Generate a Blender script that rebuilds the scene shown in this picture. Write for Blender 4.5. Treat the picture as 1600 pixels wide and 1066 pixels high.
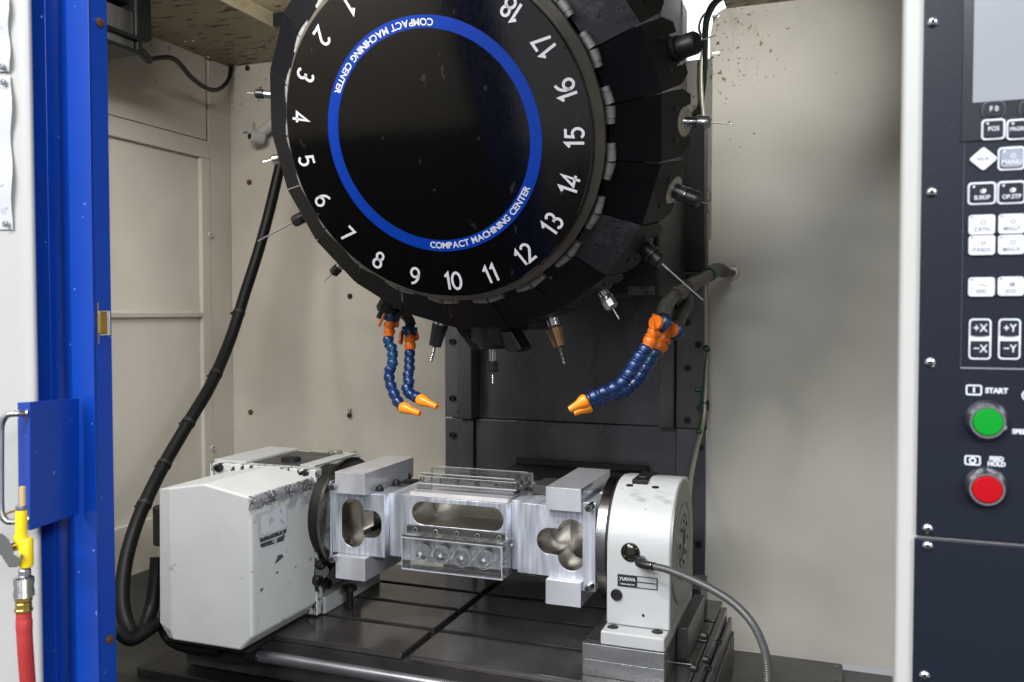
import bpy, math, random
from mathutils import Vector, Matrix
random.seed(4)
S = bpy.context.scene
for o in list(bpy.data.objects): bpy.data.objects.remove(o)
R = math.radians
COL = S.collection

# ------------------------------------------------------------------ camera, world, lamps, exposure
CAMZ, FPX, YAW, PIT = 0.625, 1379.0, R(20.5), R(1.91)
cam = bpy.data.cameras.new('camera'); cam.sensor_width = 36; cam.lens = FPX / 1600 * 36
cam.clip_start = 0.02; cam.clip_end = 60
cam.dof.use_dof = True; cam.dof.focus_distance = 1.6; cam.dof.aperture_fstop = 11
camo = bpy.data.objects.new('camera', cam); COL.objects.link(camo)
camo.location = (0, 0, CAMZ); camo.rotation_euler = (math.pi / 2 - PIT, 0, YAW)
S.camera = camo
S.view_settings.view_transform = 'Standard'; S.view_settings.look = 'None'
S.view_settings.exposure = 0.0; S.view_settings.gamma = 1.0
S.cycles.use_denoising = True
S.cycles.sample_clamp_indirect = 6.0
S.cycles.max_bounces = 10; S.cycles.transmission_bounces = 10; S.cycles.transparent_max_bounces = 12
S.cycles.caustics_refractive = True; S.cycles.caustics_reflective = False

W = bpy.data.worlds.new('World'); S.world = W; W.use_nodes = True
wn, wl = W.node_tree.nodes, W.node_tree.links
bg = wn['Background']
tc = wn.new('ShaderNodeTexCoord'); sx = wn.new('ShaderNodeSeparateXYZ'); rp = wn.new('ShaderNodeValToRGB'); mr = wn.new('ShaderNodeMapRange')
mr.inputs['From Min'].default_value = -1; mr.inputs['From Max'].default_value = 1
wl.new(tc.outputs['Generated'], sx.inputs[0]); wl.new(sx.outputs['Z'], mr.inputs['Value'])
wl.new(mr.outputs[0], rp.inputs[0]); wl.new(rp.outputs[0], bg.inputs['Color'])
e = rp.color_ramp.elements                     # a factory hall: dark floor, grey walls, brighter ceiling
e[0].position = 0.0; e[0].color = (.035, .037, .04, 1)
e[1].position = 1.0; e[1].color = (.62, .65, .68, 1)
for p, c in ((.268, (.040, .042, .045, 1)), (.290, (.40, .405, .42, 1)), (.5, (.55, .56, .59, 1)), (.6, (.45, .47, .5, 1))):
    q = e.new(p); q.color = c
bg.inputs['Strength'].default_value = 0.85

def area(name, loc, target, sx_, sy_, power, col=(1, 1, 1), spread=None):
    l = bpy.data.lights.new(name, 'AREA'); l.shape = 'RECTANGLE'; l.size = sx_; l.size_y = sy_; l.energy = power; l.color = col
    if spread: l.spread = R(spread)
    o = bpy.data.objects.new(name, l); COL.objects.link(o); o.location = loc
    d = Vector(target) - Vector(loc)
    o.rotation_euler = d.to_track_quat('-Z', 'Y').to_euler()
    return o
LC = (.95, .98, 1.0)
area('hall_lamp', (3.0, -2.0, 2.35), (-1.5, 1.8, .8), 1.6, .5, 170, LC)
area('hall_lamp', (-2.8, -3.0, 2.9), (0.0, 2.0, .6), 1.6, .5, 115, LC)
area('hall_lamp', (-0.4, -4.6, 3.0), (-.6, 1.8, .4), 2.2, .5, 105, LC)
area('hall_lamp', (-0.7, -1.8, 3.2), (-.7, 1.4, .1), 2.2, .35, 105, LC)
area('cabin_bar', (-1.02, 0.83, 1.34), (-.95, 1.55, .1), .6, .04, 16, (1, .98, .95))  # added unseen fill that brightens the housing and cabin interior
area('wall_patch_fill', (0.25, 1.20, 1.30), (-.27, 2.2, 1.17), .10, .10, .60, (1, .98, .94), 42)  # added unseen lamp, makes the bright patch high on the right back wall

# ------------------------------------------------------------------ pixel -> world on a known plane (calibrated camera)
FW = Vector((-math.sin(YAW) * math.cos(PIT), math.cos(YAW) * math.cos(PIT), -math.sin(PIT)))
RT = Vector((math.cos(YAW), math.sin(YAW), 0)); UP = RT.cross(FW); CC = Vector((0, 0, CAMZ))
def ray(u, v): return FW + RT * ((u - 800) / FPX) - UP * ((v - 533) / FPX)
def PY(u, v, y): r = ray(u, v); return CC + r * (y / r.y)
def PX(u, v, x): r = ray(u, v); return CC + r * (x / r.x)
def PZ(u, v, z): r = ray(u, v); return CC + r * ((z - CAMZ) / r.z)

# ------------------------------------------------------------------ materials
def _tex(nt, scale, stretch, detail=4, rough=.55, seed=0.0):
    n, l = nt.nodes, nt.links
    t = n.new('ShaderNodeTexCoord'); m = n.new('ShaderNodeMapping'); k = n.new('ShaderNodeTexNoise')
    m.inputs['Scale'].default_value = stretch; m.inputs['Location'].default_value = (seed, seed * 1.7, seed * .6)
    k.inputs['Scale'].default_value = scale; k.inputs['Detail'].default_value = detail; k.inputs['Roughness'].default_value = rough
    l.new(t.outputs['Object'], m.inputs[0]); l.new(m.outputs[0], k.inputs['Vector'])
    return k.outputs[0]
def _map(nt, sock, a, b, c=0.0, d=1.0, smooth=False):
    if a > b: a, b, c, d = b, a, d, c
    m = nt.nodes.new('ShaderNodeMapRange'); m.clamp = True
    if smooth: m.interpolation_type = 'SMOOTHSTEP'
    for i, v in zip(('From Min', 'From Max', 'To Min', 'To Max'), (a, b, c, d)): m.inputs[i].default_value = v
    nt.links.new(sock, m.inputs['Value']); return m.outputs[0]
def _math(nt, op, a, b):
    m = nt.nodes.new('ShaderNodeMath'); m.operation = op
    for i, v in enumerate((a, b)):
        if isinstance(v, (int, float)): m.inputs[i].default_value = v
        else: nt.links.new(v, m.inputs[i])
    return m.outputs[0]
def _mix(nt, f, a, b, typ='MIX'):
    m = nt.nodes.new('ShaderNodeMix'); m.data_type = 'RGBA'; m.blend_type = typ
    for i, v in ((0, f), (6, a), (7, b)):
        if isinstance(v, (int, float)): m.inputs[i].default_value = v
        elif isinstance(v, tuple): m.inputs[i].default_value = (*v[:3], 1)
        else: nt.links.new(v, m.inputs[i])
    return m.outputs[2]
MATS = {}
def mat(name, col, rough=.5, metal=0.0, var=None, rvar=None, bump=None, spots=(), spec=None, coat=0.0, trans=0.0, ior=None, emit=None):
    """var/rvar = (scale, stretch, amount); bump = (scale, stretch, strength); spots = dicts of worn or stained patches"""
    if name in MATS: return MATS[name]
    m = bpy.data.materials.new(name); m.use_nodes = True; nt = m.node_tree; b = nt.nodes['Principled BSDF']
    c = tuple(col); cs = None
    if var:
        f = _map(nt, _tex(nt, var[0], var[1], 5), .3, .7, 1 - var[2], 1 + var[2])
        mm = nt.nodes.new('ShaderNodeVectorMath'); mm.operation = 'SCALE'; mm.inputs[0].default_value = c[:3]
        nt.links.new(f, mm.inputs['Scale']); cs = mm.outputs[0]
    rs = None; ms = None
    if rvar: rs = _map(nt, _tex(nt, rvar[0], rvar[1], 5, seed=3.1), .3, .7, max(.02, rough - rvar[2]), rough + rvar[2])
    for i, s in enumerate(spots):
        v = _tex(nt, s['scale'], s.get('stretch', (1, 1, 1)), s.get('detail', 5), s.get('rough', .6), seed=7.3 + 5 * i)
        if s.get('masks'):
            t = nt.nodes.new('ShaderNodeTexCoord'); x = nt.nodes.new('ShaderNodeSeparateXYZ'); nt.links.new(t.outputs['Object'], x.inputs[0])
            k = 1.0
            for ax, a, b_ in s['masks']:
                w = _map(nt, x.outputs[ax], a, b_, smooth=True); k = w if k == 1.0 else _math(nt, 'MULTIPLY', k, w)
            v = _math(nt, 'ADD', v, _math(nt, 'MULTIPLY', _math(nt, 'SUBTRACT', k, 1.0), s.get('k', .6)))
        f = _map(nt, v, s['thr'], s['thr'] + s.get('soft', .03))
        if s.get('amt'): f = _math(nt, 'MULTIPLY', f, s['amt'])
        cs = _mix(nt, f, cs if cs else c, tuple(s['col']))
        if 'r' in s:
            q = nt.nodes.new('ShaderNodeMix'); nt.links.new(f, q.inputs[0]); q.inputs[3].default_value = s['r']
            if rs: nt.links.new(rs, q.inputs[2])
            else: q.inputs[2].default_value = rough
            rs = q.outputs[0]
    if cs: nt.links.new(cs, b.inputs['Base Color'])
    else: b.inputs['Base Color'].default_value = (*c[:3], 1)
    if rs: nt.links.new(rs, b.inputs['Roughness'])
    else: b.inputs['Roughness'].default_value = rough
    b.inputs['Metallic'].default_value = metal
    if spec is not None: b.inputs['Specular IOR Level'].default_value = spec
    if coat: b.inputs['Coat Weight'].default_value = coat; b.inputs['Coat Roughness'].default_value = .15
    if trans: b.inputs['Transmission Weight'].default_value = trans
    if ior: b.inputs['IOR'].default_value = ior
    if emit: b.inputs['Emission Color'].default_value = (*emit[:3], 1); b.inputs['Emission Strength'].default_value = emit[3]
    if bump:
        bn = nt.nodes.new('ShaderNodeBump'); bn.inputs['Strength'].default_value = bump[2]; bn.inputs['Distance'].default_value = .002
        nt.links.new(_tex(nt, bump[0], bump[1], 4, seed=1.3), bn.inputs['Height']); nt.links.new(bn.outputs[0], b.inputs['Normal'])
    MATS[name] = m; return m
U = (1, 1, 1)
wall_m = mat('beige wall paint', (.60, .575, .515), .42, var=(3, U, .07), bump=(60, U, .05),
    spots=[dict(scale=5, thr=.58, soft=.25, col=(.45, .42, .35), amt=.16),
           dict(scale=95, stretch=(1, 1, .8), thr=.60, soft=.04, col=(.16, .10, .03), masks=[(0, .10, -.28), (1, .70, 1.30)], k=.16),
           dict(scale=9, stretch=(3, 1, .5), thr=.52, soft=.25, col=(.40, .33, .17), amt=.6, masks=[(0, -.08, -.26), (1, .80, 1.25)], k=.3)])
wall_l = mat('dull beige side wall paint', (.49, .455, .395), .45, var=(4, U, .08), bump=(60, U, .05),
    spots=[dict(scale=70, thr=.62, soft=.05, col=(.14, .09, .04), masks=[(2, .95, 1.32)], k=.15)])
ceil_m = mat('rust flecked ceiling sheet', (.30, .255, .175), .5, var=(6, U, .15), bump=(40, U, .1),
    spots=[dict(scale=34, stretch=(.5, 1.7, 1), thr=.59, soft=.03, col=(.045, .024, .010), rough=.5),
           dict(scale=75, stretch=(.6, 1.8, 1), thr=.55, soft=.05, col=(.06, .028, .012), masks=[(1, 1.72, 2.12)], k=.25)])
ceil_y = mat('yellowed ceiling sheet', (.74, .66, .46), .5, var=(8, U, .1),
    spots=[dict(scale=40, thr=.62, soft=.03, col=(.22, .08, .03)), dict(scale=11, thr=.55, soft=.2, col=(.45, .26, .05), amt=.6)])
blue_m = mat('blue gloss paint', (.001, .042, .325), .36, var=(9, U, .05), bump=(110, U, .04),
    spots=[dict(scale=120, thr=.705, soft=.02, col=(.4, .45, .55)), dict(scale=14, stretch=(1, 1, .5), thr=.63, soft=.2, col=(.002, .025, .2), amt=.4)])
white_m = mat('white frame paint', (.44, .432, .415), .4, var=(5, U, .03), bump=(150, U, .03))
whit2_m = mat('white machine paint', (.50, .51, .515), .30, var=(10, U, .04), bump=(170, U, .22),
    spots=[dict(scale=75, thr=.70, soft=.02, col=(.05, .05, .052)), dict(scale=8, thr=.60, soft=.2, col=(.50, .50, .49), amt=.5)])
hous_m = mat('chipped white housing paint', (.60, .61, .615), .42, var=(7, U, .05), bump=(190, U, .10),
    spots=[dict(scale=8, thr=.58, soft=.25, col=(.42, .43, .43), amt=.5),
           dict(scale=210, detail=8, rough=.7, thr=.42, soft=.05, col=(.075, .075, .082), r=.5, masks=[(0, .187, .1985), (2, .248, .270)], k=.36),
           dict(scale=35, thr=.46, soft=.10, col=(.28, .29, .32), amt=.8, masks=[(0, .190, .199), (2, .215, .26)], k=.2),
           dict(scale=42, thr=.655, soft=.02, col=(.07, .07, .075), masks=[(0, .17, .2)], k=.2)])
edge_m = mat('scraped body edge', (.58, .59, .59), .42, spots=[dict(scale=70, stretch=(1, 1, .5), thr=.51, soft=.04, col=(.03, .03, .033))], bump=(150, U, .1))
black_m = mat('black machine paint', (.0065, .0065, .0075), .46, var=(20, U, .2), bump=(80, U, .06), spots=[dict(scale=150, thr=.73, soft=.02, col=(.12, .12, .13))])
petal_m = mat('black petal cover', (.0035, .004, .006), .42, bump=(60, U, .05), spec=.14, spots=[dict(scale=130, thr=.74, soft=.02, col=(.15, .15, .17))])
petal_w = mat('scuffed petal cover', (.022, .024, .030), .42, bump=(60, U, .05),
    spots=[dict(scale=28, stretch=(1, 1, 1), thr=.50, soft=.12, col=(.06, .065, .075), amt=.7), dict(scale=70, stretch=(1, 2, 1), thr=.60, soft=.03, col=(.006, .006, .008))])
flap_m = mat('dark grey flap sheet', (.018, .0175, .0165), .52, spec=.3, var=(40, U, .15), bump=(90, U, .06))
disc_m = mat('black brushed disc face', (.0015, .0015, .0016), .13, spec=1.0, rvar=(60, (2, 2, 2), .04), bump=(220, (1, .08, 1), .03),
    spots=[dict(scale=40, stretch=(1, .5, 1), thr=.66, soft=.05, col=(.03, .03, .033), amt=.5), dict(scale=170, thr=.755, soft=.02, col=(.2, .2, .22))])
ring_m = mat('blue printed ring', (.001, .024, .215), .3)
ink_m = mat('white print', (.44, .445, .48), .45)
rim_m = mat('dull steel rim', (.13, .122, .108), .45, .55, var=(30, U, .2), bump=(60, U, .08))
hinge_m = mat('grey hinge barrel', (.24, .24, .24), .45, .3, var=(40, U, .2))
steel_m = mat('ground tool steel', (.46, .46, .47), .22, 1.0, rvar=(50, U, .08))
dkst_m = mat('blackened tool steel', (.035, .035, .038), .35, .6, rvar=(60, U, .1))
gold_m = mat('bronzed tool steel', (.34, .22, .12), .28, 1.0, var=(25, (1, 1, .4), .4))
brsh_m = mat('cream flange plate', (.42, .41, .33), .4, .4, var=(30, U, .1))
cov_m = mat('dark steel way cover', (.15, .147, .165), .30, .6, var=(6, (1, 1, .25), .3), rvar=(7, (1, 1, .3), .12), bump=(180, (1, 1, .06), .05),
    spots=[dict(scale=4, stretch=(1, 1, .6), thr=.55, soft=.2, col=(.11, .11, .125), amt=.55)])
rail_m = mat('worn guide strip', (.105, .103, .10), .42, .7, var=(14, (1, 1, .3), .2), bump=(160, (1, 1, .1), .06))
table_m = mat('dark oiled table iron', (.078, .073, .071), .17, .5, var=(12, U, .3), rvar=(14, (1, .4, 1), .09), bump=(170, (.25, 1, 1), .05),
    spots=[dict(scale=30, stretch=(1, .3, 1), thr=.62, soft=.08, col=(.10, .095, .09), amt=.6)])
groove_m = mat('black groove bottom', (.008, .008, .009), .5)
edgel_m = mat('bright ground edge', (.42, .41, .40), .3, .9)
alu_m = mat('milled aluminium', (.68, .715, .80), .40, .65, var=(120, (1, .10, .04), .34), rvar=(45, (1, .2, .05), .10), bump=(120, (1, .2, .04), .08))
aluin_m = mat('milled pocket aluminium', (.62, .59, .545), .30, 1.0, var=(18, (1, .3, 1), .06), rvar=(25, U, .04), bump=(140, (.1, 1, 1), .06))
alub_m = mat('satin stop block aluminium', (.74, .745, .80), .15, .55, var=(60, (.3, 1, .2), .08), rvar=(18, (1, .1, .3), .06), bump=(220, (1, .1, .1), .04))
riser_m = mat('ground riser steel', (.40, .40, .41), .26, .95, var=(20, (.3, 1, 1), .22), rvar=(14, U, .12), bump=(90, (.2, 1, 1), .05),
    spots=[dict(scale=26, thr=.60, soft=.12, col=(.62, .63, .66), amt=.6)])
bar_m = mat('gunmetal clamp bar', (.075, .073, .072), .42, .4, rvar=(40, U, .1))
face_m = mat('turned faceplate steel', (.20, .195, .19), .26, 1.0, rvar=(12, U, .08), bump=(260, (.02, 1, 1), .05))
acr_m = mat('clear acrylic', (1, 1, 1), .0, trans=.97, ior=1.36)
acrf_m = mat('saw cut acrylic', (.95, .97, .97), .16, trans=1.0, ior=1.49, bump=(60, U, .15))
glass_m = mat('dark sight glass', (.010, .009, .004), .06, coat=.6)
rubber_m = mat('black corrugated hose', (.004, .004, .0045), .5, spec=.22, spots=[dict(scale=140, thr=.70, soft=.03, col=(.12, .12, .13))])
cable_m = mat('black cable sheath', (.006, .006, .006), .45, spec=.25)
spiral_m = mat('steel spiral hose', (.12, .12, .12), .40, .5)
cond_m = mat('pale flexible conduit', (.42, .41, .34), .42, .45)
orange_m = mat('orange plastic', (.68, .145, .005), .34, var=(40, U, .05))
oranb_m = mat('bright orange plastic', (1.0, .30, .008), .32)
blup_m = mat('navy plastic hose', (.003, .022, .105), .30, var=(30, U, .2))
tealp_m = mat('teal blue plastic hose', (.003, .042, .125), .32, var=(30, U, .2))
pipe_m = mat('dull grey pipe fitting', (.095, .088, .080), .45, .6, var=(30, U, .25), bump=(60, U, .15))
green_m = mat('green tie', (.003, .075, .022), .4)
panel_m = mat('dark slate panel', (.0075, .010, .019), .36, spec=.3, bump=(230, U, .05), spots=[dict(scale=120, thr=.745, soft=.02, col=(.20, .22, .26))])
screen_m = mat('grey screen glass', (.26, .27, .30), .16)
bez_m = mat('glossy dark bezel', (.020, .020, .026), .22)
key_m = mat('black key cap', (.014, .016, .024), .25)
keyw_m = mat('white key cap', (.58, .59, .64), .4)
keyg_m = mat('grey lit key cap', (.25, .27, .33), .35)
leg_m = mat('pale legend print', (.62, .64, .70), .5)
legd_m = mat('grey legend print', (.20, .21, .24), .5)
grn_m = mat('green push button', (.0, .24, .018), .45, spec=.2)
red_m = mat('red push button', (.37, .0, .004), .45, spec=.2)
chrome_m = mat('chrome', (.75, .75, .76), .1, 1.0)
yel_m = mat('yellow lacquer', (.85, .62, .01), .38, spots=[dict(scale=60, thr=.66, soft=.04, col=(.25, .18, .02))])
brass_m = mat('brass', (.62, .42, .12), .3, 1.0, var=(40, U, .15))
zinc_m = mat('zinc plated steel', (.48, .49, .51), .32, 1.0)
redh_m = mat('red rubber hose', (.42, .035, .035), .5, bump=(200, U, .1))
paper_m = mat('white paper', (.50, .505, .53), .7)
rust_m = mat('rusty bolt', (.10, .045, .015), .6, .3, var=(80, U, .5), bump=(100, U, .3))
lampglass_m = mat('streaked lamp glass', (.085, .083, .078), .25, var=(9, (1, 1, .15), .8), bump=(20, U, .1))
pan_m = mat('grey chip cover sheet', (.115, .11, .105), .42, .5, var=(8, U, .2), rvar=(10, U, .1))
tar_m = mat('dark pan floor', (.035, .034, .03), .45, .2, var=(10, U, .3))
splash_m = mat('splashed sheet metal', (.30, .29, .27), .42, .7, spots=[dict(scale=55, thr=.58, soft=.04, col=(.12, .10, .05))])
hallw_m = mat('bright hall wall', (.85, .87, .90), .6, emit=(.95, .98, 1, .9))  # emission stands in for the hall light on this wall
hallg_m = mat('glowing hall trim', (.55, .58, .58), .6, emit=(.8, .9, .9, .25))  # fainter emission, the hall light put into the trim
label_m = mat('torn label paper', (.60, .62, .68), .5, spots=[dict(scale=30, thr=.56, soft=.04, col=(.42, .43, .43)), dict(scale=45, thr=.66, soft=.04, col=(.12, .35, .6))])
labd_m = mat('scratched black label', (.035, .035, .038), .45, spots=[dict(scale=60, stretch=(1, 1, 1), thr=.58, soft=.04, col=(.5, .5, .52))])
plate_m = mat('name plate black', (.016, .018, .022), .35)
plateg_m = mat('name plate grey field', (.40, .41, .44), .4)
dark_m = mat('deep black', (.004, .004, .004), .6)

# ------------------------------------------------------------------ mesh building
class MB:
    def __init__(s): s.v = []; s.f = []; s.sm = []
    def add(s, vs, fs, smooth=False):
        k = len(s.v); s.v += [Vector(p) for p in vs]; s.f += [tuple(i + k for i in f) for f in fs]; s.sm += [smooth] * len(fs); return s
    def box(s, x0, x1, y0, y1, z0, z1):
        x0, x1 = sorted((x0, x1)); y0, y1 = sorted((y0, y1)); z0, z1 = sorted((z0, z1))
        v = [(x0, y0, z0), (x1, y0, z0), (x1, y1, z0), (x0, y1, z0), (x0, y0, z1), (x1, y0, z1), (x1, y1, z1), (x0, y1, z1)]
        return s.add(v, [(3, 2, 1, 0), (4, 5, 6, 7), (0, 1, 5, 4), (1, 2, 6, 5), (2, 3, 7, 6), (3, 0, 4, 7)])
    def hexa(s, b, t):                       # two rings of the same length
        n = len(b); v = list(b) + list(t)
        return s.add(v, [tuple(range(n))[::-1], tuple(range(n, 2 * n))] + [(i, (i + 1) % n, n + (i + 1) % n, n + i) for i in range(n)])
    def rings(s, rs, smooth=False, caps=True):
        n = len(rs[0]); v = [p for r in rs for p in r]; f = []
        for j in range(len(rs) - 1):
            for i in range(n): a = j * n + i; b = j * n + (i + 1) % n; f.append((a, b, b + n, a + n))
        k = len(s.v); s.add(v, f, smooth)
        if caps: s.f += [tuple(range(k, k + n))[::-1], tuple(range(k + (len(rs) - 1) * n, k + len(rs) * n))]; s.sm += [False, False]
        return s
    def lathe(s, prof, o, d, n=24, caps=True, smooth=True, spin=0):   # prof = [(distance along d, radius)]
        o = Vector(o); d = Vector(d).normalized(); a = d.orthogonal().normalized(); b = d.cross(a)
        return s.rings([[o + d * t + (a * math.cos(2 * math.pi * i / n + spin) + b * math.sin(2 * math.pi * i / n + spin)) * max(r, 1e-5) for i in range(n)] for t, r in prof], smooth, caps)
    def cyl(s, p, q, r, n=20, r2=None, smooth=True, spin=0):
        p = Vector(p); q = Vector(q); return s.lathe([(0, r), ((q - p).length, r if r2 is None else r2)], p, q - p, n, True, smooth, spin)
    def tube(s, pts, r, n=12, smooth=True, ribs=None):
        pts = [Vector(p) for p in pts]; rs = []; a = None
        for i, p in enumerate(pts):
            t = (pts[min(i + 1, len(pts) - 1)] - pts[max(i - 1, 0)]).normalized()
            a = t.orthogonal().normalized() if a is None else (a - t * a.dot(t)).normalized()
            b = t.cross(a); rr = r[i] if isinstance(r, list) else r
            if ribs: rr *= (1 + ribs * (1 if i % 2 else -1))
            rs.append([p + (a * math.cos(2 * math.pi * j / n) + b * math.sin(2 * math.pi * j / n)) * rr for j in range(n)])
        return s.rings(rs, smooth)
    def mesh(s, name, m, M=None, sharp=35):
        me = bpy.data.meshes.new(name); vs = [M @ v for v in s.v] if M else s.v
        me.from_pydata([tuple(v) for v in vs], [], s.f); me.polygons.foreach_set('use_smooth', s.sm)
        me.materials.append(m); me.update()
        if any(s.sm): me.set_sharp_from_angle(angle=R(sharp))
        return me
def spline(pts, n):                                # Catmull-Rom through pts, n samples per span
    pts = [Vector(p) for p in pts]; q = [2 * pts[0] - pts[1]] + pts + [2 * pts[-1] - pts[-2]]; out = []
    for i in range(1, len(q) - 2):
        a, b, c, d = q[i - 1:i + 3]
        for k in range(n):
            t = k / n; out.append(.5 * ((2 * b) + (c - a) * t + (2 * a - 5 * b + 4 * c - d) * t * t + (3 * b - a - 3 * c + d) * t ** 3))
    return out + [pts[-1]]
def even(pts, step):                               # resample a polyline at even spacing
    out = [pts[0]]; acc = 0
    for a, b in zip(pts, pts[1:]):
        L = (b - a).length; d = step - acc
        while d <= L: out.append(a + (b - a) * (d / L)); d += step
        acc = L - (d - step)
    return out
WM = {}
def thing(name, label, cat, loc=(0, 0, 0), group=None, rot=None):
    o = bpy.data.objects.new(name, None); COL.objects.link(o); o.empty_display_size = .05
    M = Matrix.Translation(loc) @ (rot.to_4x4() if rot else Matrix()); o.matrix_basis = M; WM[o] = M
    o['label'] = label; o['category'] = cat
    if group: o['group'] = group
    return o
def link(name, me, parent=None, W_=None, bevel=0, seg=2, solid=0):
    """W_ = world matrix of the object (None: the parent's own frame)"""
    o = bpy.data.objects.new(name, me); COL.objects.link(o)
    if parent: o.parent = parent; P = WM[parent]
    else: P = Matrix()
    W2 = P if W_ is None else W_
    o.matrix_basis = P.inverted() @ W2; WM[o] = W2
    if solid: md = o.modifiers.new('thickness', 'SOLIDIFY'); md.thickness = solid; md.offset = 0
    if bevel:
        md = o.modifiers.new('edge', 'BEVEL'); md.width = bevel; md.segments = seg; md.limit_method = 'ANGLE'; md.angle_limit = R(40); md.harden_normals = False
    return o
def part(name, mb, m, parent=None, bevel=0, seg=2, local=False, label=None, sharp=35):
    """verts in world coordinates (local=True: in the parent's frame)"""
    M = None if (local or not parent) else WM[parent].inverted()
    o = link(name, mb.mesh(name, m, M, sharp), parent, None, bevel, seg)
    if label: o['label'] = label
    return o
def tag(o, label, cat, group=None):
    o['label'] = label; o['category'] = cat
    if group: o['group'] = group
    return o
def struct(o): o['kind'] = 'structure'; return o
def frame(o, x, y):                                # matrix with given origin and x, y axes
    x = Vector(x).normalized(); z = x.cross(Vector(y)).normalized(); y = z.cross(x)
    return Matrix.Translation(o) @ Matrix((x, y, z)).transposed().to_4x4()
FRONT = lambda o: frame(o, (1, 0, 0), (0, 0, 1))   # drawing plane facing the viewer: x right, y up, z towards -Y
def from_curve(cu, name, m):
    t = bpy.data.objects.new('tmp', cu); me = bpy.data.meshes.new_from_object(t); me.name = name
    bpy.data.objects.remove(t); me.materials.clear(); me.materials.append(m); return me
_tc = {}
def text_mesh(s, size, m, ex=.0004, sxx=1.0, off=0.0, ax='CENTER', key=None):
    k = (s, round(size, 5), m.name, ex, sxx, off, ax)
    if k in _tc: return _tc[k]
    cu = bpy.data.curves.new('lettering', 'FONT'); cu.body = s; cu.size = size; cu.align_x = ax; cu.align_y = 'CENTER'; cu.extrude = ex; cu.offset = off; cu.resolution_u = 4
    me = from_curve(cu, 'lettering', m)
    if sxx != 1: me.transform(Matrix.Diagonal((sxx, 1, 1, 1)))
    _tc[k] = me; return me
def outline(shapes, ex, m, name, bevel=0.0):       # flat closed outlines (first one outside, others holes), extruded
    cu = bpy.data.curves.new(name, 'CURVE'); cu.dimensions = '2D'; cu.fill_mode = 'BOTH'; cu.extrude = ex; cu.bevel_depth = bevel; cu.bevel_resolution = 1; cu.offset = -bevel
    for pts in shapes:
        sp = cu.splines.new('POLY'); sp.points.add(len(pts) - 1); sp.use_cyclic_u = True
        for p, q in zip(sp.points, pts): p.co = (q[0], q[1], 0, 1)
    return from_curve(cu, name, m)
def rrect(w, h, r, n=5, cx=0, cy=0):
    out = []
    for sx_, sy_, a0 in ((1, 1, 0), (-1, 1, 90), (-1, -1, 180), (1, -1, 270)):
        for i in range(n + 1):
            a = R(a0 + 90 * i / n); out.append((cx + sx_ * (w / 2 - r) + r * math.cos(a), cy + sy_ * (h / 2 - r) + r * math.sin(a)))
    return out
def circle2(r, n=32, cx=0, cy=0, a0=0, a1=360): return [(cx + r * math.cos(R(a0 + (a1 - a0) * i / n)), cy + r * math.sin(R(a0 + (a1 - a0) * i / n))) for i in range(n)]
_sc = {}
def screw(parent, pos, d, r, h, m, socket=True, name='screw', dome=False):
    k = (r, h, m.name, socket, dome)
    if k not in _sc:
        b = MB()
        if dome: b.lathe([(0, r), (h * .45, r * .95), (h * .8, r * .7), (h, r * .42), (h, r * .40), (h * .6, r * .36)], (0, 0, 0), (0, 0, 1), 16)
        elif socket: b.lathe([(0, r), (h * .85, r), (h, r * .88), (h, r * .55), (h * .4, r * .52)], (0, 0, 0), (0, 0, 1), 14)
        else: b.lathe([(0, r), (h * .8, r), (h, r * .8)], (0, 0, 0), (0, 0, 1), 6, smooth=False)
        _sc[k] = b.mesh(name, m)
        if socket or dome: _sc[k].materials.append(dark_m); _sc[k].polygons[len(_sc[k].polygons) - 1].material_index = 1
    d = Vector(d).normalized()
    return link(name, _sc[k], parent, frame(pos, d.orthogonal(), d.cross(d.orthogonal())))

# ------------------------------------------------------------------ the cabin: walls, ceiling, floor
YB, XL, ZC = 2.2, -1.72, 1.356
w = outline([[(-.309, -.205), (.55, -.205), (.55, 1.357), (-.274, 1.357), (-.290, 1.350), (-.303, 1.325), (-.309, 1.29)],
             rrect(.0185, .0065, .0031, 4, PY(1118, 25, YB).x, PY(1118, 25, YB).z), rrect(.0185, .0065, .0031, 4, PY(1118, 82, YB).x, PY(1118, 82, YB).z)], .003, wall_m, 'wall')
# slots are cut through the sheet so the bright hall behind shows
struct(tag(link('back_wall', w, None, FRONT((0, YB + .003, 0))), 'beige back wall sheet right of the column', 'wall'))
struct(part('back_wall', MB().box(XL - .05, -1.018, YB, YB + .006, -.205, ZC), wall_l))
sw = struct(part('side_wall', MB().box(XL - .03, XL - .014, .74, YB, -.21, ZC), wall_l))
part('rail', MB().box(XL - .014, XL, .75, 2.103, 1.066, 1.116), wall_l, sw, .002)
part('panel', MB().box(XL - .014, XL - .001, .75, 2.090, 1.118, ZC), wall_l, sw, .002)
part('stile', MB().box(XL - .014, XL, 2.066, 2.1025, .078, 1.0655), wall_l, sw, .002)
part('corner_strip', MB().box(XL - .014, XL - .003, 2.105, YB - .001, -.05, ZC), wall_l, sw, .002)
part('ledge', MB().hexa([(XL - .014, .75, .628), (XL - .014, 2.064, .628), (XL - .014, 2.064, .606), (XL - .014, .75, .606)],
                        [(XL + .004, .75, .622), (XL + .004, 2.064, .622), (XL + .001, 2.064, .610), (XL + .001, .75, .610)]), wall_l, sw, .0015)
part('skirt_panel', MB().box(XL - .014, XL, .75, 2.103, -.20, .074), wall_l, sw, .003)
for p in ((328, 700), (324, 367)):
    q = PX(p[0] + 4, p[1], XL); screw(sw, q, (1, 0, 0), .008, .005, white_m, True)
c0 = -1.375                                       # step where the ceiling rises over the magazine
struct(part('ceiling', MB().box(XL - .05, c0, .74, YB, ZC, ZC + .012), ceil_m))
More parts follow.
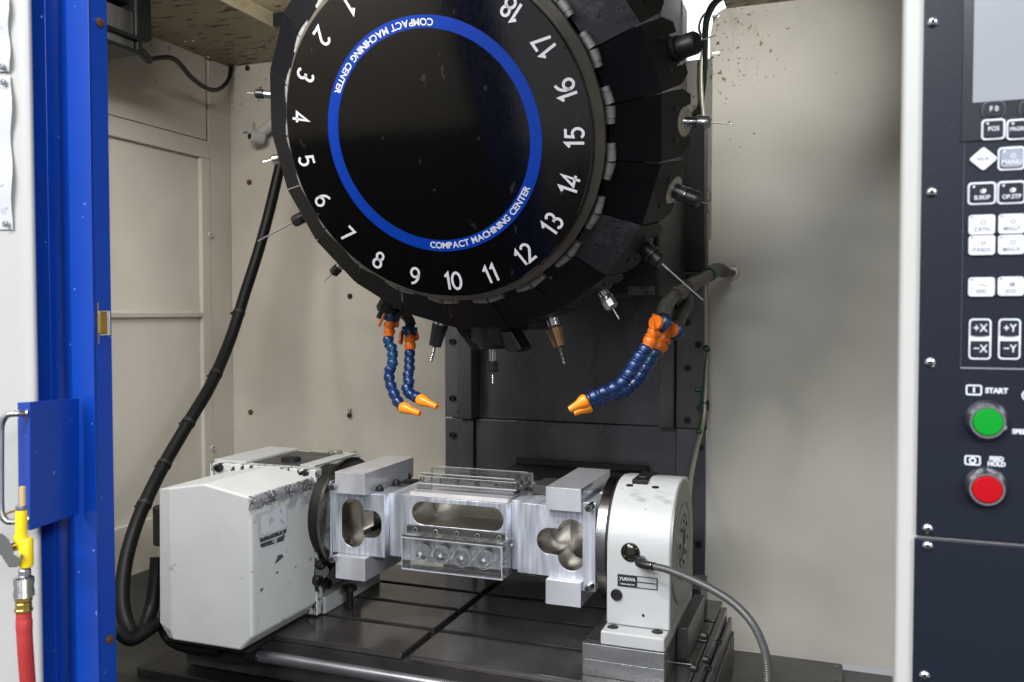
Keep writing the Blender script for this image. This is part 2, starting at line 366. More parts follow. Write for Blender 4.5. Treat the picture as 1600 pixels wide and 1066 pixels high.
struct(part('ceiling', MB().box(c0 + .001, c0 + .005, .74, 1.93, ZC - .003, ZC + .030), ceil_y))
struct(part('ceiling', MB().box(c0 + .006, -.95, .74, 1.928, ZC + .030, ZC + .036), ceil_y))
struct(part('ceiling', MB().box(c0 + .002, -.95, 1.932, YB, ZC + .001, ZC + .013), ceil_m))
struct(part('ceiling', MB().box(c0 + .006, -.95, 1.92, 1.9275, ZC - .004, ZC + .0285), black_m))
struct(part('ceiling', MB().box(-.40, .55, .74, YB - .06, ZC + .02, ZC + .03), ceil_m))
struct(part('ceiling', MB().box(-.27, .55, YB - .058, YB + .0, ZC, ZC + .012), ceil_m))
struct(part('cabin_roof', MB().box(-.95, -.41, .74, 1.25, ZC + .06, ZC + .07), ceil_m))
struct(part('side_wall', MB().box(.54, .56, .86, YB, -.3, ZC + .02), wall_m))
struct(part('front_wall', MB().box(-1.9, .6, .735, .76, ZC + .07, 1.75), white_m))
fl = struct(part('floor', MB().box(-1.8, .56, .74, YB + .1, -.34, -.325), tar_m))
struct(part('floor', MB().add([(XL, 1.0, -.06), (-1.40, 1.0, -.19), (-1.40, YB, -.19), (XL, YB, -.06)], [(0, 1, 2, 3)]), tar_m))
struct(part('floor', MB().box(-1.4, -1.0, 1.3, YB, -.24, -.19), tar_m))
struct(part('floor', MB().box(-.26, .55, 1.2, YB - .002, -.24, -.219), pan_m))
t = thing('chip_cover', 'grey rounded chip cover sheet lying along the foot of the back wall', 'cover', (-.12, 2.0, -.203))
part('sheet', MB().box(-.27, -.001 + .012, 1.25, YB - .004, -.216, -.203), pan_m, t, .006, 3)
for p in ((1307, 1042), (1307, 1063), (1267, 1033)): screw(t, PZ(p[0], p[1], -.203), (0, 0, 1), .004, .002, steel_m, True)
t = thing('bright_hall_wall', 'bright white hall wall glimpsed through the gap beside the column', 'wall', (-.4, 2.9, .6))
part('panel', MB().box(-1.0, .2, 3.0, 3.02, 1.28, 2.6), hallw_m, t)
part('seam', MB().box(-.505, -.500, 2.992, 2.998, 1.28, 2.6), hallg_m, t)
part('sill', MB().box(-1.0, .2, 2.97, 2.999, 1.235, 1.278), hallg_m, t, .004)
part('lower_panel', MB().box(-1.0, .2, 3.0, 3.02, .6, 1.234), pan_m, t)

# ------------------------------------------------------------------ column with way covers and guide strips
col = thing('column_cover', 'dark steel way cover with bolted guide strips behind the spindle', 'machine cover', (-.66, 2.2, 0))
part('backing', MB().box(-1.017, -.311, 2.244, 2.25, -.3, .76), dark_m, col)
part('cover_plate', MB().box(-.928, -.384, 2.225, 2.24, .335, 1.25), cov_m, col, label='upper dark cover plate')
part('cover_plate', MB().box(-.930, -.386, 2.205, 2.22, -.2, .333), cov_m, col, .001)
part('guide_strip', MB().box(-.968, -.928, 2.170, 2.222, .336, .70), rail_m, col, .002)
part('guide_strip', MB().box(-.424, -.386, 2.170, 2.222, .336, .715), rail_m, col, .002)
part('guide_strip', MB().box(-.968, -.932, 2.190, 2.203, -.2, .332), cov_m, col, .001)
part('edge_plate', MB().box(-1.018, -.969, 2.198, 2.215, .336, 1.2), cov_m, col, .001)
part('edge_plate', MB().box(-1.018, -.969, 2.200, 2.217, -.2, .333), cov_m, col, .001)
part('edge_plate', MB().box(-.384, -.310, 2.192, 2.215, .336, .72), rail_m, col, .001)
part('edge_plate', MB().box(-.384, -.311, 2.196, 2.217, -.2, .333), cov_m, col, .001)
for x, y in ((706, 534), (719, 582), (706, 623), (718, 644), (706, 680), (1075, 437), (1074, 504), (1074, 575), (1074, 657), (1091, 539), (1093, 699), (1091, 850)):
    q = PY(x, y, 2.19); screw(col, (q.x, 2.194, q.z), (0, -1, 0), .0085, .006, black_m)
t = thing('rear_tray', 'black low tray behind the table in front of the column', 'tray', (-.62, 2.05, .2))
part('top', MB().box(-.80, -.45, 1.97, 2.18, .205, .225), black_m, t, .002)
part('lip', MB().box(-.80, -.45, 2.165, 2.18, .226, .240), dark_m, t)
part('front_skirt', MB().box(-.80, -.45, 1.95, 1.968, -.1, .222), cov_m, t)

# ------------------------------------------------------------------ spindle head
hd = thing('spindle_head', 'black spindle head box hanging behind the tool magazine', 'spindle head', (-.66, 1.9, .66))
part('head_box', MB().box(-.985 + .07, -.352, 1.80, 2.13, .657, 1.34), black_m, hd, .004)
part('column_shroud', MB().box(-.93, -.307, 2.135, 2.168, .723, 1.09), black_m, hd, .003)
part('spindle_guard', MB().box(-.735, -.575, 1.640, 1.80, .588, .66), black_m, hd, .003)
part('spindle_bracket', MB().hexa([(-.704, 1.65, .547), (-.684, 1.65, .547), (-.684, 1.74, .547), (-.704, 1.74, .547)],
                                  [(-.7345, 1.642, .5875), (-.640, 1.642, .5875), (-.640, 1.78, .5875), (-.7345, 1.78, .5875)]), flap_m, hd, .002)
part('spindle_nose', MB().lathe([(0, .046), (.03, .044), (.042, .036), (.05, .024)], (-.66, 1.654, .60), (0, 0, -1), 28), black_m, hd)
lv = ((782, 519), (798, 517), (815, 545), (806, 551), (790, 548))
part('draw_lever', MB().hexa([PY(*p, 1.62) for p in lv], [PY(*p, 1.62) + Vector((.006, .05, 0)) for p in lv]), black_m, hd, .002)
for x, y in ((737, 525), (761, 527), (745, 537), (753, 537)): screw(hd, PY(x, y, 1.640), (0, -1, -.3), .006, .008, dkst_m)
for x, y in ((801, 532),): screw(hd, PY(x, y, 1.619), (.4, -1, 0), .004, .003, dkst_m)
q = PY(1007, 452, 1.797)
part('worn_label', MB().box(q.x - .035, q.x + .022, 1.796, 1.7995, q.z - .012, q.z + .006), mat('grimy label', (.10, .085, .075), .5, spots=[dict(scale=70, thr=.52, soft=.06, col=(.02, .02, .02))]), hd)
t = thing('splash_plate', 'splashed bare metal plate in the gap above the spindle column', 'plate', (-.33, 2.2, 1.1))
part('sheet', MB().box(-.40, -.30, 2.18, 2.186, .80, 1.235), splash_m, t)
part('side_sheet', MB().add([tuple(PY(1050, 0, 2.05)), tuple(PY(1067, 0, 2.05)), tuple(PY(1067, 108, 2.05)), tuple(PY(1060, 108, 2.05))], [(0, 1, 2, 3)]), splash_m, t)

# ------------------------------------------------------------------ tool magazine (its own frame: x right, y up the face, z out of the face)
TILT = R(19.21); NV = Vector((0, -math.cos(TILT), -math.sin(TILT))); DC = Vector((-.665, 1.381, .922))
ROT = Matrix((Vector((1, 0, 0)), NV.cross(Vector((1, 0, 0))), NV)).transposed()
mag = thing('tool_magazine', 'round black tool magazine with numbered face and blue lettered ring', 'tool magazine', DC, None, ROT)
STEP = 360 / 21; A10 = -89.3
def ang(k): return A10 + (k - 10) * STEP
part('face_disc', MB().lathe([(-.012, .2858), (-.002, .2858), (0, .2840)], (0, 0, 0), (0, 0, 1), 128), disc_m, mag, local=True)
part('blue_ring', MB().rings([[(r * math.cos(2 * math.pi * i / 160), r * math.sin(2 * math.pi * i / 160), z) for i in range(160)] for r, z in ((.1795, .0001), (.1795, .0006), (.2000, .0006), (.2000, .0001))], False, False), ring_m, mag, local=True)
part('rim_ring', MB().lathe([(-.045, .292), (-.034, .3005), (-.024, .3005), (-.0125, .2885), (-.0125, .27)], (0, 0, 0), (0, 0, 1), 63, False), rim_m, mag, local=True)
part('drum', MB().lathe([(-.30, .20), (-.22, .30), (-.16, .36), (-.105, .352), (-.075, .30), (-.036, .285)], (0, 0, 0), (0, 0, 1), 42), dark_m, mag, local=True)
DM = WM[mag]
def digit_paths(c):                                # stroke skeletons, unit height, centred
    arc = lambda cx, cy, rx, ry, a0, a1, n=14: [(cx + rx * math.cos(R(a0 + (a1 - a0) * i / n)), cy + ry * math.sin(R(a0 + (a1 - a0) * i / n))) for i in range(n + 1)]
    return {'0': [arc(0, .5, .245, .44, 90, 450, 32)], '1': [[(-.13, .74), (.06, .92), (.06, .03)]],
            '2': [arc(0, .70, .22, .24, 155, -35) + [(-.22, .06), (.25, .06)]],
            '3': [arc(-.01, .72, .19, .22, 145, -90, 14) + arc(-.01, .28, .225, .23, 90, -150, 16)],
            '4': [[(.09, .03), (.09, .93), (-.25, .29), (.26, .29)]],
            '5': [[(.20, .93), (-.15, .93), (-.17, .56)] + arc(-.01, .33, .225, .27, 110, -145, 18)],
            '6': [arc(.20, .42, .42, .53, 98, 178, 12) + arc(0, .31, .22, .25, 180, 540, 26)],
            '7': [[(-.22, .93), (.23, .93), (-.08, .03)]],
            '8': [arc(0, .72, .185, .21, 270, 630, 24), arc(0, .28, .225, .235, 90, 450, 26)],
            '9': [arc(-.20, .58, .42, .53, -82, -2, 12) + arc(0, .69, .22, .25, 0, 360, 26)]}[c]
DW = {'1': .42}
def number_mesh(txt, h, w):                        # flat ribbons with mitred corners
    ws = [DW.get(c, .62) for c in txt]; x = -sum(ws) / 2; b = MB()
    for c, cw in zip(txt, ws):
        for p in digit_paths(c):
            q = [Vector((px + x + cw / 2, py - .5, 0)) * h for px, py in p]; n = len(q); vs = []
            closed = (q[0] - q[-1]).length < 1e-4
            for i in range(n):
                d0 = (q[i] - q[i - 1]).normalized() if i else None; d1 = (q[i + 1] - q[i]).normalized() if i < n - 1 else None
                if closed and i in (0, n - 1): d0 = (q[-1] - q[-2]).normalized(); d1 = (q[1] - q[0]).normalized()
                d0 = d0 or d1; d1 = d1 or d0
                n0 = Vector((-d0.y, d0.x, 0)); n1 = Vector((-d1.y, d1.x, 0)); m_ = (n0 + n1).normalized(); m_ = m_ / max(m_.dot(n0), .38)
                vs += [q[i] + m_ * w / 2, q[i] - m_ * w / 2]
            b.add(vs, [(2 * i, 2 * i + 1, 2 * i + 3, 2 * i + 2) for i in range(n - 1)])
        x += cw
    return b.mesh('number', ink_m)
number_me = {k: number_mesh(str(k), .0345, .0047) for k in range(1, 19)}
for k in range(1, 22):
    if 18 < k: continue
    a = ang(k); me = number_me[k]
    M = DM @ Matrix.Rotation(R(a), 4, 'Z') @ Matrix.Translation((.2555, 0, .0006)) @ Matrix.Rotation(R(90), 4, 'Z')
    o = link('number', me, mag, M)
def ring_text(s, a0, a1, r, size):                 # letters laid one by one along the ring
    ws = []
    for ch in s:
        if ch == ' ': ws.append(size * .36); continue
        me = text_mesh(ch, size, ink_m, .0002, 1.0, .0003); xs = [v.co.x for v in me.vertices]; ws.append(max(xs) - min(xs) + size * .11)
    tot = sum(ws); b = MB(); x = 0
    for ch, w_ in zip(s, ws):
        if ch != ' ':
            a = a0 + (a1 - a0) * (x + w_ / 2) / tot; me = text_mesh(ch, size, ink_m, .0002, 1.0, .0003)
            xs = [v.co.x for v in me.vertices]; cx = (max(xs) + min(xs)) / 2
            M = Matrix.Rotation(R(a), 4, 'Z') @ Matrix.Translation((r, 0, .0009)) @ Matrix.Rotation(R(90), 4, 'Z') @ Matrix.Translation((-cx, 0, 0))
            b.add([M @ v.co for v in me.vertices], [tuple(p.vertices) for p in me.polygons])
        x += w_
    return part('lettering', b, ink_m, mag, local=True)
ring_text('COMPACT MACHINING CENTER', -99.6, -28.6, .1895, .0160)
ring_text('COMPACT MACHINING CENTER', 79.4, 152.0, .1895, .0160)
for x, y in ((665, 133), (598, 217), (748, 217), (679, 297)):
    r_ = ray(x, y); k_ = ((DC - CC).dot(NV)) / r_.dot(NV); q = CC + r_ * k_; screw(mag, q - NV * .001, NV, .0022, .002, black_m)
for x, y in ((883, 75), (497, 336), (861, 435)):
    r_ = ray(x, y); k_ = ((DC - CC).dot(NV)) / r_.dot(NV); q = CC + r_ * k_; screw(mag, q - NV * .001, NV, .0030, .003, black_m)
# one petal: hinge pair, face sheet, folded flap with a tool notch; then copies round the drum
r0, d0, r1, d1 = .302, .048, .379, .095
h0 = r0 * math.tan(R(STEP / 2)) - .0012; h1 = r1 * math.tan(R(STEP / 2)) - .0012
pm = MB().add([(r0, -h0, -d0), (r1, -h1, -d1), (r1, h1, -d1), (r0, h0, -d0)], [(0, 1, 2, 3)]).mesh('petal', petal_m)
pmw = pm.copy(); pmw.materials.clear(); pmw.materials.append(petal_w)
ux = Vector((.329, 0, -.944)); fo = Vector((r1, 0, -d1))
nt_ = [(.0270 * math.cos(R(a)), .080 - .0270 * math.sin(R(a))) for a in range(0, 181, 15)]
fl2 = [(-h1, 0), (h1, 0), (h1 + .001, .070), (.044, .100), (.027, .100)] + nt_ + [(-.027, .100), (-.044, .100), (-h1 - .001, .070)]
fm = outline([fl2], .0012, flap_m, 'flap'); fm.transform(frame(fo, (0, 1, 0), ux))
fmd = fm.copy(); fmd.materials.clear(); fmd.materials.append(black_m)
hb = {}
for sgn in (-1, 1):
    yy = [sgn * y for y in (.0160, .0245, .0252, .0445)]
    b = MB()
    for ya, yb, rr in ((yy[0], yy[1], .0078), (yy[2], yy[3], .0086)): b.cyl((r0 + .003, ya, -d0 + .004), (r0 + .003, yb, -d0 + .004), rr, 12)
    hb[sgn] = b.mesh('hinge', hinge_m)
scr = MB().lathe([(0, .005), (.004, .005), (.005, .003)], (0, 0, 0), (0, 0, 1), 10).mesh('screw', dkst_m)
for k in range(1, 22):
    M = DM @ Matrix.Rotation(R(ang(k)), 4, 'Z')
    p = link('petal', pmw if k in (13, 17) else pm, mag, M, solid=.0025)
    if k == 13: p['label'] = 'scuffed petal cover beside numeral 13'
    link('flap', fmd if k in (16, 11, 12) else fm, p, M)
    for sgn in (-1, 1): link('hinge', hb[sgn], p, M)
    for sgn in (-1, 1):
        nrm = Vector((.944, 0, .329)); link('screw', scr, p, M @ frame(fo + ux * .045 + Vector((0, sgn * .026, 0)), (0, 1, 0), -ux))

# ------------------------------------------------------------------ tool holders standing in the magazine
def holder(k, prof, label, bits):
    """prof: list of (name, [(distance, radius)...], material, sides); bits likewise for the cutter"""
    a = R(ang(k)); rad = Vector((math.cos(a), math.sin(a), 0)); s = .080
    o = rad * (r1 + .329 * s) + Vector((0, 0, -(d1 + .944 * s))); d = rad * .944 + Vector((0, 0, .329))
    o = DM @ o; d = (ROT @ d).normalized()
    t = thing('tool_holder', label, 'tool holder', o, 'tool holders in the magazine')
    for name, pr, m, n in prof + bits:
        part(name, MB().lathe(pr, o, d, n, True, n > 8), m, t)
    return t
def drill(a, b, r, n=7, tw=9):
    pr = []; q = 14
    for i in range(q + 1): pr.append((a + (b - a) * .94 * i / q, r * (1.0 if i % 2 else .72)))
    return ('drill_bit', pr + [(b, r * .15)], steel_m, 10)
FL = ('flange', [(-.004, .020), (-.003, .0245), (.002, .0245), (.003, .020)], brsh_m, 28)
holder(16, [('flange', [(-.012, .023), (-.010, .025), (-.004, .025), (-.003, .020), (.002, .020), (.004, .022), (.010, .022), (.012, .015)], dkst_m, 28), ('collet_nut', [(.011, .0175), (.013, .0195), (.040, .0195), (.045, .016), (.045, .006)], black_m, 18)], 'tool holder with large black collet nut against the bright gap', [('drill_bit', [(.044, .0013), (.078, .0011), (.080, .0003)], steel_m, 8)])
holder(15, [FL, ('shank', [(.0, .0115), (.004, .0088), (.028, .0088)], steel_m, 24), ('collet_nut', [(.028, .0100), (.030, .0115), (.044, .0115), (.047, .009), (.047, .003)], zinc_m, 18)], 'slim tool holder with cream flange and thin twist drill level with numeral 15', [drill(.046, .092, .0014)])
holder(14, [FL, ('shank', [(.0, .0150), (.006, .0140), (.024, .0140), (.025, .0150), (.030, .0150)], steel_m, 24), ('collet_nut', [(.030, .0135), (.032, .0150), (.050, .0150), (.055, .012), (.055, .004)], dkst_m, 18)], 'short bright tool holder with dark nut beside numeral 14', [('drill_bit', [(.054, .0013), (.074, .0011), (.075, .0003)], steel_m, 8)])
holder(13, [('flange', [(-.008, .020), (-.006, .0240), (.000, .0240), (.002, .019)], dkst_m, 28), ('shank', [(.002, .0150), (.016, .0145), (.018, .0170), (.024, .0170)], dkst_m, 24), ('collet_nut', [(.024, .0135), (.026, .0150), (.040, .0150), (.044, .011), (.044, .004)], black_m, 18)], 'tool holder with long bright rod pointing down right below numeral 13', [('probe_rod', [(.043, .0018), (.148, .0018), (.150, .0010)], chrome_m, 10)])
holder(12, [('flange', [(-.008, .020), (-.006, .0240), (.000, .0240), (.002, .017)], dkst_m, 28), ('shank', [(.002, .0120), (.012, .0110), (.014, .0135), (.020, .0135)], steel_m, 20), ('collet_nut', [(.020, .0125), (.022, .0140), (.036, .0140), (.040, .010), (.040, .003)], zinc_m, 8)], 'small tool holder with short twist drill below numeral 12', [drill(.039, .066, .0019)])
holder(11, [('flange', [(-.006, .020), (-.004, .0235), (.001, .0235), (.002, .018)], dkst_m, 28), ('shank', [(.002, .0165), (.018, .0160), (.019, .0150), (.022, .0160)], steel_m, 24), ('collet_body', [(.022, .0160), (.060, .0118), (.061, .004)], gold_m, 24)], 'bronze tinted tapered tool holder with end mill below numeral 11', [drill(.060, .098, .0032)])
holder(9, [('flange', [(-.006, .020), (-.004, .0235), (.001, .0235), (.002, .018)], dkst_m, 28), ('shank', [(.002, .0150), (.014, .0150), (.015, .0165)], steel_m, 24), ('collet_body', [(.014, .0180), (.060, .0135), (.061, .004)], dkst_m, 8)], 'dark faceted tool holder with short drill left of the spindle', [drill(.060, .096, .0034)])
holder(8, [('flange', [(-.006, .020), (-.004, .0235), (.001, .0235), (.002, .017)], dkst_m, 28), ('collet_nut', [(.002, .0150), (.012, .0150), (.014, .0165), (.036, .0165), (.040, .012), (.040, .003)], black_m, 18)], 'stubby black tool holder above the left coolant hoses', [('drill_bit', [(.039, .0016), (.056, .0014)], dkst_m, 8)])
holder(7, [('shank', [(.0, .0090), (.026, .0085)], zinc_m, 20), ('collet_nut', [(.026, .0085), (.028, .0105), (.043, .0105), (.046, .007), (.046, .002)], dkst_m, 18)], 'tool holder with black nut and needle thin pin below numeral 7', [('drill_bit', [(.045, .0008), (.073, .0004)], dkst_m, 6)])
holder(6, [('shank', [(.0, .0110), (.024, .0110)], dkst_m, 20), ('collet_nut', [(.024, .0110), (.026, .0128), (.044, .0128), (.048, .010), (.048, .003)], dkst_m, 12)], 'tool holder with long thin rod crossing the black hose', [('probe_rod', [(.047, .0016), (.135, .0015), (.136, .0008)], zinc_m, 8)])
holder(5, [('shank', [(.0, .0090), (.022, .0090)], zinc_m, 20), ('collet_nut', [(.022, .0085), (.024, .0100), (.036, .0100), (.039, .007), (.039, .002)], zinc_m, 14)], 'small steel tool holder level with numeral 5', [drill(.038, .060, .0010)])
holder(4, [('shank', [(.0, .0080), (.036, .0080)], zinc_m, 20), ('collet_nut', [(.034, .0080), (.036, .0095), (.050, .0095), (.053, .006), (.053, .002)], dkst_m, 14)], 'upper left tool holder with black nut near numeral 4', [drill(.052, .070, .0009)])
sp = Vector((-.66, 1.654, .575)); t = thing('tool_holder', 'steel tool holder clamped upright in the spindle pointing straight down', 'tool holder', sp, 'tool holders in the magazine')
for name, pr, m, n in (('shank', [(0, .016), (.014, .016), (.015, .0075), (.050, .0075), (.051, .0090)], steel_m, 24), ('collet_nut', [(.050, .0092), (.051, .0108), (.070, .0108), (.072, .0085), (.072, .003)], dkst_m, 10), drill(.071, .097, .0023)):
    part(name, MB().lathe(pr, sp, (0, 0, -1), n, True, n > 8), m, t)

# ------------------------------------------------------------------ machine table with T slots
tb = thing('machine_table', 'dark oiled machine table with crossing T slots', 'machine table', (-.74, 1.65, 0))
part('table_slab', MB().box(-1.23, -.236, 1.424, 1.925, -.085, -.012), table_m, tb, .001)
ys = [(1.421, 1.5447), (1.5597, 1.669), (1.684, 1.785), (1.800, 1.927)]
xs_ = [(-1.232, -.7475), (-.7310, -.234)]
for y0, y1 in ys:
    for x0, x1 in xs_:
        part('table_pad', MB().box(x0, x1, y0, y1, -.0119, 0), table_m, tb, .0020, 2)
part('front_band', MB().box(-1.232, -.234, 1.419, 1.4235, -.085, -.0125), table_m, tb)
part('end_plate', MB().box(-.233, -.222, 1.44, 1.90, -.085, -.004), table_m, tb, .001)
for y_, z_ in ((1.50, -.03), (1.62, -.03), (1.76, -.03)): screw(tb, (-.222, y_, z_), (1, 0, 0), .006, .007, black_m)
t = thing('guard_rod', 'smooth grey rod running along the front of the machine table', 'rod', (-.64, 1.38, -.03))
part('rod', MB().cyl((-1.03, 1.385, -.030), (-.2, 1.385, -.030), .0115, 24), zinc_m if False else mat('dull rod steel', (.30, .30, .33), .34, .85, rvar=(10, U, .08)), t)
part('collar', MB().cyl((-1.055, 1.385, -.030), (-1.028, 1.385, -.030), .0145, 20), black_m, t, .001)
part('bracket', MB().box(-1.20, -1.056, 1.375, 1.418, -.045, -.012), black_m, t, .002)
t = thing('saddle', 'black saddle and slide cover below the table front', 'machine saddle', (-.7, 1.5, -.2))
part('slide_cover', MB().box(-1.32, -.215, 1.375, 1.88, -.19, -.088), black_m, t, .003)
part('slide_cover', MB().box(-1.42, -.215, 1.28, 1.374, -.24, -.105), black_m, t, .003)
part('slide_cover', MB().box(-1.45, -.215, 1.12, 1.279, -.27, -.130), black_m, t, .003)
part('slide_cover', MB().box(-1.50, -.215, .90, 1.119, -.30, -.160), black_m, t, .003)
t = thing('end_rail', 'dark rail with socket screws at the right end of the table', 'rail', (-.19, 1.65, -.1))
part('rail', MB().box(-.2215, -.209, 1.40, 1.92, -.15, -.060), bar_m, t, .002)
part('rail', MB().box(-.2205, -.214, 1.44, 1.92, -.059, -.030), cov_m, t, .001)
part('back_block', MB().box(-.290, -.263, 1.80, 1.90, .001, .060), mat('worn grey block', (.10, .10, .10), .4, .6), t, .001)
for p in ((1081, 1043), (1100, 1030), (1097, 993)): screw(t, PX(p[0], p[1], -.2095), (1, -.2, 0), .0062, .009, black_m)

# ------------------------------------------------------------------ rotary table (left unit)
RL = Vector((-1.2, 1.6, 0))
rt_ = thing('rotary_table', 'white chipped rotary table with motor housing standing left on the machine table', 'rotary table', RL)
ol = [(-1.216, .287), (-1.104, .306), (-1.002, .2885), (-.999, .279), (-.9995, .031), (-1.027, .003), (-1.195, .002), (-1.219, .030)]
ins = [(-1.184, .2925), (-1.104, .3055), (-1.003, .2880), (-1.0005, .278), (-1.001, .0315), (-1.028, .0040), (-1.178, .0035), (-1.184, .020)]
b = MB().rings([[(x, 1.3225, z) for x, z in ins], [(x, 1.330, z) for x, z in ol], [(x, 1.5295, z) for x, z in ol]])
b.f = [f[::-1] for f in b.f]
part('motor_housing', b, hous_m, rt_, .0035, 3)
part('end_frame', MB().box(-1.262, -.9975, 1.531, 1.553, .004, .303), edge_m, rt_, .002)
part('gear_body', MB().box(-1.260, -1.018, 1.5535, 1.745, .036, .302), whit2_m, rt_, .004, 3)
part('foot', MB().box(-1.262, -.9925, 1.5535, 1.785, .0005, .0355), whit2_m, rt_, .002)
part('top_plate', MB().box(-1.175, -1.060, 1.562, 1.720, .3025, .3045), bar_m, rt_, .001)
part('top_rail', MB().box(-1.262, -1.18, 1.545, 1.74, .3025, .3075), whit2_m, rt_, .001)
part('top_rail', MB().box(-1.055, -1.020, 1.56, 1.735, .3025, .3065), whit2_m, rt_, .001)
part('rear_plate', MB().box(-1.14, -1.03, 1.723, 1.748, .3025, .309), brsh_m, rt_, .001)
part('filler_cap', MB().lathe([(0, .021), (.009, .021), (.011, .018)], (-1.105, 1.600, .3045), (0, 0, 1), 24), dkst_m, rt_)
for p in ((343.5, 731), (475.5, 741), (472, 965)): q = PY(p[0], p[1], 1.528); screw(rt_, (q.x, 1.5305, q.z), (0, -1, 0), .0078, .013, dkst_m)
for p in ((517, 709), (531, 708)): q = PZ(p[0], p[1], .309); screw(rt_, q, (0, 0, 1), .006, .005, zinc_m)
AX = (1.600, .205)
part('hub', MB().lathe([(0, .098), (.0485, .098)], (-1.017, *AX), (1, 0, 0), 64), dark_m, rt_)
part('faceplate', MB().lathe([(0, .112), (.0015, .115), (.008, .115), (.0115, .109), (.012, .108), (.012, .05)], (-.9680, *AX), (1, 0, 0), 96), face_m, rt_)
for a_ in (150, 190, 215, 250): screw(rt_, (-.9565, AX[0] + .092 * math.cos(R(a_)), AX[1] + .092 * math.sin(R(a_))), (1, 0, 0), .0055, .001, dark_m)
lo = [PX(*p, -.998) for p in ((404, 803), (449, 787), (449, 826), (404, 843))]
part('sticker', MB().add([p + Vector((.0006, 0, 0)) for p in lo], [(0, 1, 2, 3)]), mat('sticker ground', (.50, .50, .49), .5), rt_)
lo = [PX(*p, -.998) for p in ((407, 806), (425, 800), (428, 795), (446, 789), (448, 822), (430, 830), (407, 838))]
part('sticker', MB().add([p + Vector((.0010, 0, 0)) for p in lo], [tuple(range(7))]), label_m, rt_, label='torn white sticker')
for qd in (((406, 841), (447, 826), (446, 833), (406, 848)), ((406, 850), (445, 836), (442, 845), (408, 856))):
    part('data_strip', MB().add([PX(*p, -.998) + Vector((.0014, 0, 0)) for p in qd], [(0, 1, 2, 3)]), labd_m, rt_)
part('paint_chip', MB().add([PX(*p, -.998) + Vector((.0008, 0, 0)) for p in ((429, 882), (434, 868), (440, 866), (443, 870), (436, 876))], [(0, 1, 2, 3, 4)]), mat('bare primer', (.07, .07, .075), .5), rt_)
for p, r_ in (((496, 882), .009), ((493, 906), .011), ((506, 911), .011), ((508, 884), .008)):
    q = PX(*p, -.998); screw(rt_, q, (1, -.3, 0), r_, .016, black_m)
part('cable_gland', MB().cyl(PX(503, 893, -1.0), PX(503, 893, -.985), .016, 20), black_m, rt_, .002)
part('clamp_stud', MB().cyl((-.962, 1.60, .0005), (-.962, 1.60, .040), .0075, 14), black_m, rt_, .002)
part('clamp_nut', MB().cyl((-.962, 1.60, .0405), (-.962, 1.60, .050), .016, 20), dkst_m, rt_, .001)
part('connector_box', MB().box(-1.262, -1.221, 1.36, 1.44, .165, .245), black_m, rt_, .005)
part('seal_strip', MB().box(-1.215, -1.02, 1.335, 1.53, -.008, .0015), black_m, rt_, .003)

# ------------------------------------------------------------------ tailstock (right unit) on its riser block
t = thing('riser_block', 'ground steel riser block under the white tailstock', 'riser block', (-.34, 1.55, 0))
part('block', MB().box(-.412, -.2705, 1.448, 1.76, .0285, .0555), riser_m, t, .0005)
part('block', MB().box(-.412, -.2705, 1.4485, 1.76, .0005, .028), riser_m, t, .0005)
q = PZ(928, 997, .056); screw(t, (q.x, q.y, .0545), (0, 0, 1), .007, .0012, dark_m)
part('rear_block', MB().box(-.2695, -.250, 1.56, 1.76, .0005, .062), mat('dark reflective block', (.07, .07, .07), .3, .8), t, .001)
ts = thing('tailstock', 'white tailstock with sight glass and name plate on a riser block', 'tailstock', (-.32, 1.6, .056))
x0, x1 = -.379, -.268
prof = [(1.484, .081), (1.484, .205)]
for i in range(1, 13):
    a_ = R(180 - 15 * i * .5 * 1.0)
    prof.append((AX[0] + .1165 * math.cos(a_), AX[1] + .1165 * math.sin(a_)))
prof += [(1.612, .3215), (1.66, .315), (1.70, .28), (1.72, .205), (1.72, .081)]
b = MB().rings([[(x1, y, z) for y, z in prof], [(x0, y, z) for y, z in prof]])
b.f = [f[::-1] for f in b.f]; b.sm = [True] * (len(b.f) - 2) + [False] * 2
part('body', b, whit2_m, ts, .003, 3, sharp=25)
part('base', MB().hexa([(-.3805, 1.449, .0562), (-.2705, 1.449, .0562), (-.2705, 1.74, .0562), (-.3805, 1.74, .0562)],
                       [(-.3805, 1.449, .080), (-.2705, 1.449, .080), (-.2705, 1.74, .0808), (-.3805, 1.74, .0808)]), whit2_m, ts, .003, 3)
for p in ((957.5, 979), (1027, 987)):
    q = PZ(*p, .0812)
    o = part('bolt_hole', MB().lathe([(0, .0098), (.0008, .0092), (.0009, .0060)], (q.x, q.y, .0806), (0, 0, 1), 24), dark_m, ts)
    screw(ts, (q.x, q.y, .0800), (0, 0, 1), .0068, .0022, dkst_m)
part('faceplate', MB().lathe([(0, .112), (.0005, .115), (.0175, .115), (.019, .112)], (-.4005, *AX), (1, 0, 0), 96), face_m, ts)
part('brake_ring', MB().lathe([(0, .1165), (.0025, .1165)], (-.3815, *AX), (1, 0, 0), 72), dark_m, ts)
sd = mat('grey side cover', (.20, .20, .195), .4, .3, var=(10, U, .08), bump=(60, U, .05))
part('side_cover', MB().lathe([(0, .110), (.003, .110), (.0035, .108), (.0035, .072), (.0022, .071), (.0022, .068), (.0036, .067), (.0036, .050), (.0018, .049), (.0018, .046), (.004, .045), (.004, .026)], (-.2678, 1.590, .210), (1, 0, 0), 64), sd, ts)
part('hub_bore', MB().lathe([(0, .030), (.0045, .030), (.0045, .018)], (-.2672, 1.590, .210), (1, 0, 0), 32), sd, ts)
part('bore_slot', MB().box(-.2630, -.2622, 1.578, 1.602, .187, .233), dark_m, ts)
part('bore_pin', MB().box(-.2621, -.2612, 1.581, 1.599, .200, .205), brass_m, ts)
